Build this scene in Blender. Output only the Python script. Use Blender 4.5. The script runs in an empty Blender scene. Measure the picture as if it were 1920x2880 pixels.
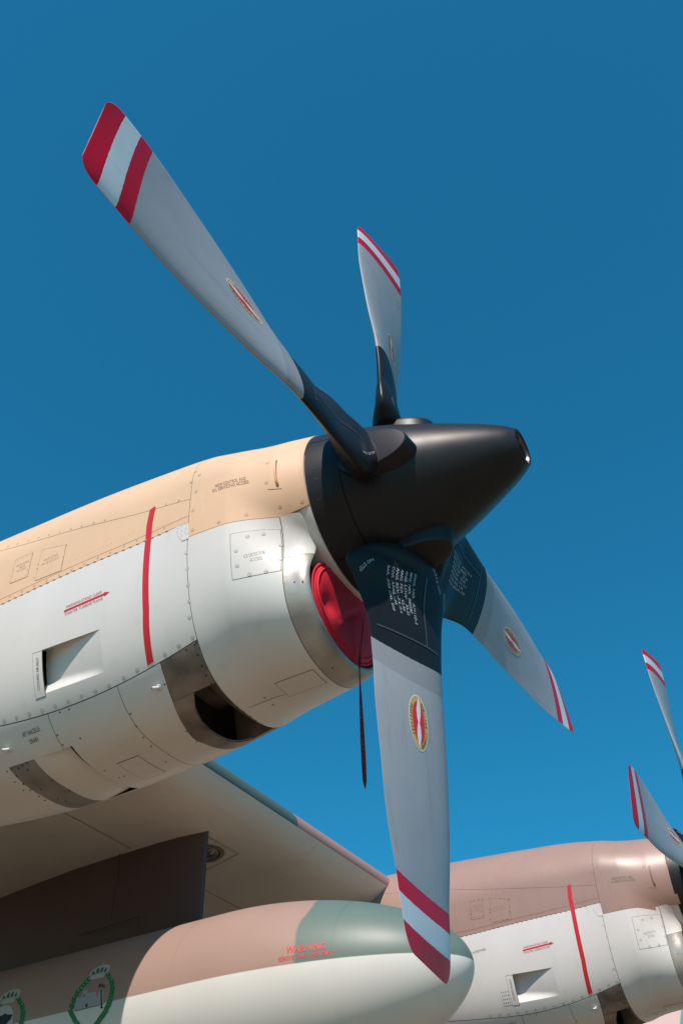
import bpy, bmesh, math, random
import numpy as np
from mathutils import Matrix, Vector
random.seed(7); np.random.seed(7)
R = math.radians
scene = bpy.context.scene
COL = scene.collection

# ------------------------------------------------------------------ camera, world, sun, exposure
H = 4.15                                   # height of the propeller hub above the ground
CAMP = (1.45709218, -3.05499116, -3.15949828 + H)
RIGHT = (0.85922333, 0.51124615, -0.01904297)
DOWN = (-0.35718579, 0.57282227, -0.73776213)
FWD = (-0.36626981, 0.64070431, 0.67479212)
cam = bpy.data.cameras.new('camera'); cam.sensor_fit = 'HORIZONTAL'; cam.sensor_width = 36
cam.lens = 2866.36 / 1920 * 36; cam.clip_start = .05; cam.clip_end = 5000
co = bpy.data.objects.new('camera', cam); COL.objects.link(co)
co.matrix_world = Matrix(((RIGHT[0], -DOWN[0], -FWD[0], CAMP[0]), (RIGHT[1], -DOWN[1], -FWD[1], CAMP[1]),
                          (RIGHT[2], -DOWN[2], -FWD[2], CAMP[2]), (0, 0, 0, 1)))
scene.camera = co

SUN = Vector((.184, -.602, .777)).normalized()      # towards the sun
w = bpy.data.worlds.new('World'); scene.world = w; w.use_nodes = True
nt = w.node_tree; nt.nodes.clear()
sky = nt.nodes.new('ShaderNodeTexSky'); sky.sky_type = 'NISHITA'; sky.sun_disc = False
sky.sun_elevation = math.asin(SUN.z); sky.sun_rotation = math.atan2(SUN.x, SUN.y)
sky.altitude = 300; sky.air_density = 1.0; sky.dust_density = .12; sky.ozone_density = 2.0
tint = nt.nodes.new('ShaderNodeMix'); tint.data_type = 'RGBA'; tint.blend_type = 'MULTIPLY'; tint.inputs[0].default_value = 1
tint.inputs[7].default_value = (.135, .97, 1.10, 1)
bg = nt.nodes.new('ShaderNodeBackground'); bg.inputs[1].default_value = .13
ow = nt.nodes.new('ShaderNodeOutputWorld')
nt.links.new(sky.outputs[0], tint.inputs[6]); nt.links.new(tint.outputs[2], bg.inputs[0]); nt.links.new(bg.outputs[0], ow.inputs[0])
sl = bpy.data.lights.new('sun', 'SUN'); sl.energy = 4.95; sl.angle = R(.53); sl.color = (1, .87, .80)
so = bpy.data.objects.new('sun', sl); COL.objects.link(so); so.rotation_euler = SUN.to_track_quat('Z', 'Y').to_euler(); so.location = (0, 0, 30)
vs = scene.view_settings; vs.view_transform = 'Standard'; vs.look = 'None'; vs.exposure = 0; vs.gamma = 1; vs.use_curve_mapping = False

# ------------------------------------------------------------------ measured layout of the cowling: (station, angle) pairs
PK={'upper_seam':[(-2.0095,53.0),(-1.7348,57.85),(-1.484,61.74),(-1.3132,63.34),(-1.2091,64.53),(-1.0607,66.09),(-0.7817,69.1)],'strip_seam':[(-1.8911,88.3),(-1.5021,86.02),(-1.2788,84.18),(-1.0414,81.69),(-0.8994,80.56)],'paint_edge':[(-1.8831,91.96),(-1.6513,91.0),(-1.4313,88.91),(-1.2233,86.98),(-1.0372,85.75),(-0.9744,85.0),(-0.8498,84.26),(-0.7859,83.99)],'front_edge':[(-0.778,92.68),(-0.6147,90.44),(-0.4709,85.17),(-0.3779,80.27),(-0.2426,78.6)],'low_seam':[(-1.8593,148.78),(-1.7197,149.3),(-1.5801,149.92),(-1.4225,150.14),(-1.3784,149.67),(-1.2329,149.55),(-1.0862,147.97),(-1.071,147.99),(-0.9284,146.16),(-0.7856,144.08)],'v1':[(-0.7818,69.11),(-0.778,92.69),(-0.7773,94.32),(-0.771,104.28),(-0.7739,130.39),(-0.7832,141.78),(-0.7856,144.08),(-0.7838,147.28),(-0.7861,152.4),(-0.7926,160.02)],'ring_edge':[(-0.2426,78.6)],'v2':[(-1.1778,160.05),(-1.2123,172.16),(-1.1972,166.63),(-1.2126,175.69),(-1.241,192.94)],'v3':[(-1.5801,149.92),(-1.5869,155.24),(-1.5951,162.5)],'metal_left':[(-0.977,147.72),(-0.9785,153.17),(-0.9936,161.06),(-1.0184,169.16),(-1.0464,178.47),(-1.0498,186.68),(-1.0784,199.13)],'metal_right':[(-0.7856,144.08),(-0.7838,147.28),(-0.7861,152.4),(-0.7926,160.02),(-0.785,168.67),(-0.7819,179.28),(-0.7811,189.3),(-0.7882,198.35)],'open_left':[(-0.8916,161.38),(-0.9194,165.94),(-0.9465,174.1),(-0.953,181.3),(-0.9547,189.7),(-0.9764,199.79)],'open_top':[(-0.8916,161.38),(-0.8598,160.91),(-0.8023,160.85)],'low_cowl_line':[(-0.7459,178.5),(-0.6708,181.04),(-0.5949,181.18)],'belly_panel':[(-0.5831,175.54),(-0.409,171.65),(-0.3934,173.12),(-0.3901,182.82),(-0.4014,183.95)],'flap_right':[(-1.5373,162.89),(-1.5531,178.07),(-1.5593,187.05)],'flap_top':[(-1.902,161.98),(-1.7413,162.39),(-1.687,162.47),(-1.5968,162.67),(-1.5373,162.89)],'flap_left':[(-1.902,161.98),(-1.9108,165.27),(-1.9312,175.26),(-1.9331,183.18),(-1.9124,188.93)],'flap_mid':[(-1.7392,162.45),(-1.7485,167.29),(-1.7542,174.45),(-1.7539,180.46),(-1.7102,185.77)],'flap_in':[(-1.5464,163.84),(-1.5833,170.2),(-1.6142,179.55),(-1.6093,187.75)],'lower_hatch':[(-1.4299,176.44),(-1.3197,176.24),(-1.3097,177.79),(-1.3172,182.45),(-1.4155,175.63),(-1.3221,176.47),(-1.3311,191.27),(-1.4311,190.68)],'ice':[(-0.5687,97.0),(-0.3803,89.62),(-0.3763,122.08),(-0.5668,122.97)],'inlet':[(-1.5688,127.33),(-1.2494,126.24),(-1.2706,142.92),(-1.5783,144.1)],'inlet_plate':[(-1.6218,127.26),(-1.5688,127.33),(-1.5783,144.1),(-1.6356,144.05)],'ai1':[(-1.8415,64.17),(-1.7317,65.65),(-1.7298,79.61),(-1.8476,80.01)],'ai2':[(-1.6618,65.01),(-1.5087,68.67),(-1.4988,86.18),(-1.6593,86.62)],'arrow':[(-1.4525,111.8),(-1.1981,109.93)],'redline':[(-0.9956,65.92),(-1.0064,76.68),(-1.001,83.82),(-1.0036,111.94),(-1.0037,126.08),(-1.0104,132.17),(-1.0209,146.52)],'txt_prop':[(-0.6564,64.66),(-0.5007,60.26),(-0.6699,66.61),(-0.49,61.81)],'txt_ice':[(-0.5201,111.77),(-0.4174,110.32),(-0.4962,114.0),(-0.4404,113.6)],'txt_ai1':[(-1.8265,70.62),(-1.7396,70.55),(-1.8159,73.41),(-1.7527,73.54)],'txt_ai2':[(-1.6376,74.43),(-1.5484,74.24),(-1.6505,76.48),(-1.5383,76.02)],'txt_warn':[(-1.4438,110.52),(-1.2409,109.33),(-1.4469,114.15),(-1.2339,112.8)],'txt_cool':[(-1.6102,141.4),(-1.5976,129.53)],'txt_aft':[(-1.7519,154.09),(-1.6497,154.37),(-1.7272,155.63),(-1.6785,155.8)],'txt_top':[(-1.657,50.18),(-1.482,51.36)],'handle':[(-0.3751,49.95),(-0.3637,64.98)],'drain':[(-1.018,154.63),(-1.8461,156.63)],'fast_white':[(-1.8283,147.48),(-1.7552,147.73),(-1.6819,148.0),(-1.6089,148.3),(-1.5354,148.45),(-1.4637,148.36),(-1.39,148.27),(-1.3162,148.34),(-1.2426,148.26),(-1.1633,147.52),(-1.0909,146.64),(-0.9463,144.82),(-0.8737,143.78),(-0.8036,142.87),(-0.7897,102.96),(-0.7849,112.28),(-0.7854,120.69),(-0.7888,128.34),(-0.7978,135.09),(-0.505,97.5),(-0.4437,95.09),(-0.5522,106.9),(-0.5504,115.69),(-0.5028,121.42),(-0.4381,121.08),(-0.3845,113.98),(-0.3838,103.17)],'fast_top':[(-0.7651,76.51),(-0.7594,89.44),(-0.6302,87.13),(-0.5074,82.57),(-0.3644,76.82),(-0.2676,75.69),(-0.4076,52.67),(-0.408,64.18),(-0.7587,64.85),(-0.7917,58.84),(-0.7509,55.63),(-0.7823,52.68),(-1.9589,51.8),(-1.8844,53.38),(-1.8041,54.72),(-1.7278,56.1),(-1.6523,57.38),(-1.5773,58.67),(-1.5002,59.92),(-1.4294,60.99),(-1.3542,61.97),(-1.2838,62.54),(-0.9982,65.14),(-0.9232,66.54),(-0.8509,67.31),(-1.8238,89.05),(-1.745,88.86),(-1.6686,88.55),(-1.5907,88.14),(-1.514,87.9),(-1.439,87.33),(-1.3637,86.57),(-1.2898,85.68),(-1.2178,85.14),(-1.1422,84.04),(-1.07,83.36),(-0.917,82.0),(-1.8435,78.43),(-1.8382,71.86),(-1.8302,66.03),(-1.7974,65.85),(-1.7646,65.66),(-1.7299,65.76),(-1.7406,71.3),(-1.7404,74.89),(-1.7414,78.29),(-1.7769,78.31),(-1.8124,78.35),(-1.8418,75.12),(-1.6739,76.97),(-1.6741,74.28),(-1.5736,67.31),(-1.5416,68.24),(-1.5017,69.22),(-1.5066,75.75),(-1.5103,78.86),(-1.5108,81.02),(-1.5401,84.81),(-1.5728,84.91),(-1.6806,82.52),(-1.6407,85.33)],'fast_metal':[(-0.7923,144.87),(-0.8022,145.56),(-0.8452,146.06),(-0.804,149.23),(-0.8062,153.35),(-0.8067,157.18),(-0.8054,160.96),(-0.7966,164.22),(-0.7918,167.65),(-0.7899,171.33),(-0.7887,175.33),(-0.7861,179.06),(-0.7849,183.03),(-0.7857,186.86),(-0.7861,190.95),(-0.9883,161.85),(-0.9966,164.37),(-1.0062,167.08),(-1.0133,169.62),(-1.022,172.54),(-1.8241,165.47),(-1.8646,175.43),(-1.7642,172.95),(-1.8624,183.48),(-1.7615,180.93),(-1.8012,162.87),(-1.8308,163.32),(-1.8606,163.72),(-1.8984,163.34),(-1.9006,166.42),(-1.9091,170.43),(-1.9146,174.29),(-1.9213,178.96),(-1.9242,182.11),(-1.8531,186.59)],'fast_low':[(-1.5203,150.8),(-1.4703,150.88),(-1.5766,157.4),(-1.5769,161.12),(-1.4793,161.03),(-1.1956,159.27),(-1.206,164.21),(-1.216,169.27),(-1.4104,177.09),(-1.3347,177.53),(-1.3821,184.5),(-1.4774,183.95),(-1.5011,183.73),(-1.5141,177.4),(-1.9279,163.62),(-1.9372,168.52),(-1.945,173.37),(-0.991,154.44),(-1.0413,174.57),(-1.0522,181.7),(-1.2541,185.12),(-1.2248,174.38),(-0.6699,177.7),(-0.6711,183.65),(-0.4065,173.57),(-0.4663,174.43),(-0.5214,175.13),(-0.5734,176.44),(-0.4044,177.88),(-0.403,182.36)],'fast_lip':[(-0.3303,130.91),(-0.2952,132.2),(-0.3342,176.95)],'rivet1':[(-1.3016,65.03),(-1.2809,65.19),(-1.2603,65.36),(-1.2396,65.54),(-1.219,65.73),(-1.1989,65.84),(-1.1784,66.05),(-1.1583,66.18),(-1.1383,66.32),(-1.1178,66.55),(-1.0979,66.7),(-1.0779,66.87)],'rivet2':[(-1.4573,81.2),(-1.4241,81.36),(-1.3873,80.67),(-1.3635,80.3),(-1.3397,80.33),(-1.3131,80.23),(-1.29,79.84),(-1.2668,79.42),(-1.2411,79.34),(-1.218,78.98),(-1.1956,78.38),(-1.1647,78.16),(-1.1428,77.97),(-1.1195,77.32),(-1.0923,77.15),(-0.9702,79.48),(-0.9563,79.42),(-0.942,79.44),(-0.9281,79.38),(-0.9143,79.32),(-0.9005,79.27),(-0.8867,79.23),(-0.8729,79.19)],'patch':[(-0.7843,84.01),(-0.7771,94.48),(-0.8139,94.9),(-0.8351,90.43),(-0.8484,86.52),(-0.8496,84.42)],'patch_riv':[(-0.8401,85.39),(-0.8187,85.02),(-0.7946,84.93),(-0.8383,87.94),(-0.8161,87.92),(-0.7944,87.66),(-0.8193,90.12),(-0.7995,89.73),(-0.8142,91.47),(-0.787,91.0),(-0.7859,93.74),(-0.8103,94.02)],'tank_warn':[(-1.8698,82.75),(-1.6331,81.68),(-1.9111,87.05),(-1.5746,87.97)],'tank_seam':[(-1.6369,45.21),(-1.5761,68.51),(-1.5528,88.24),(-1.5229,104.8),(-1.5393,127.52)],'tank_mark':[(-1.5838,44.6)]}
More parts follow.
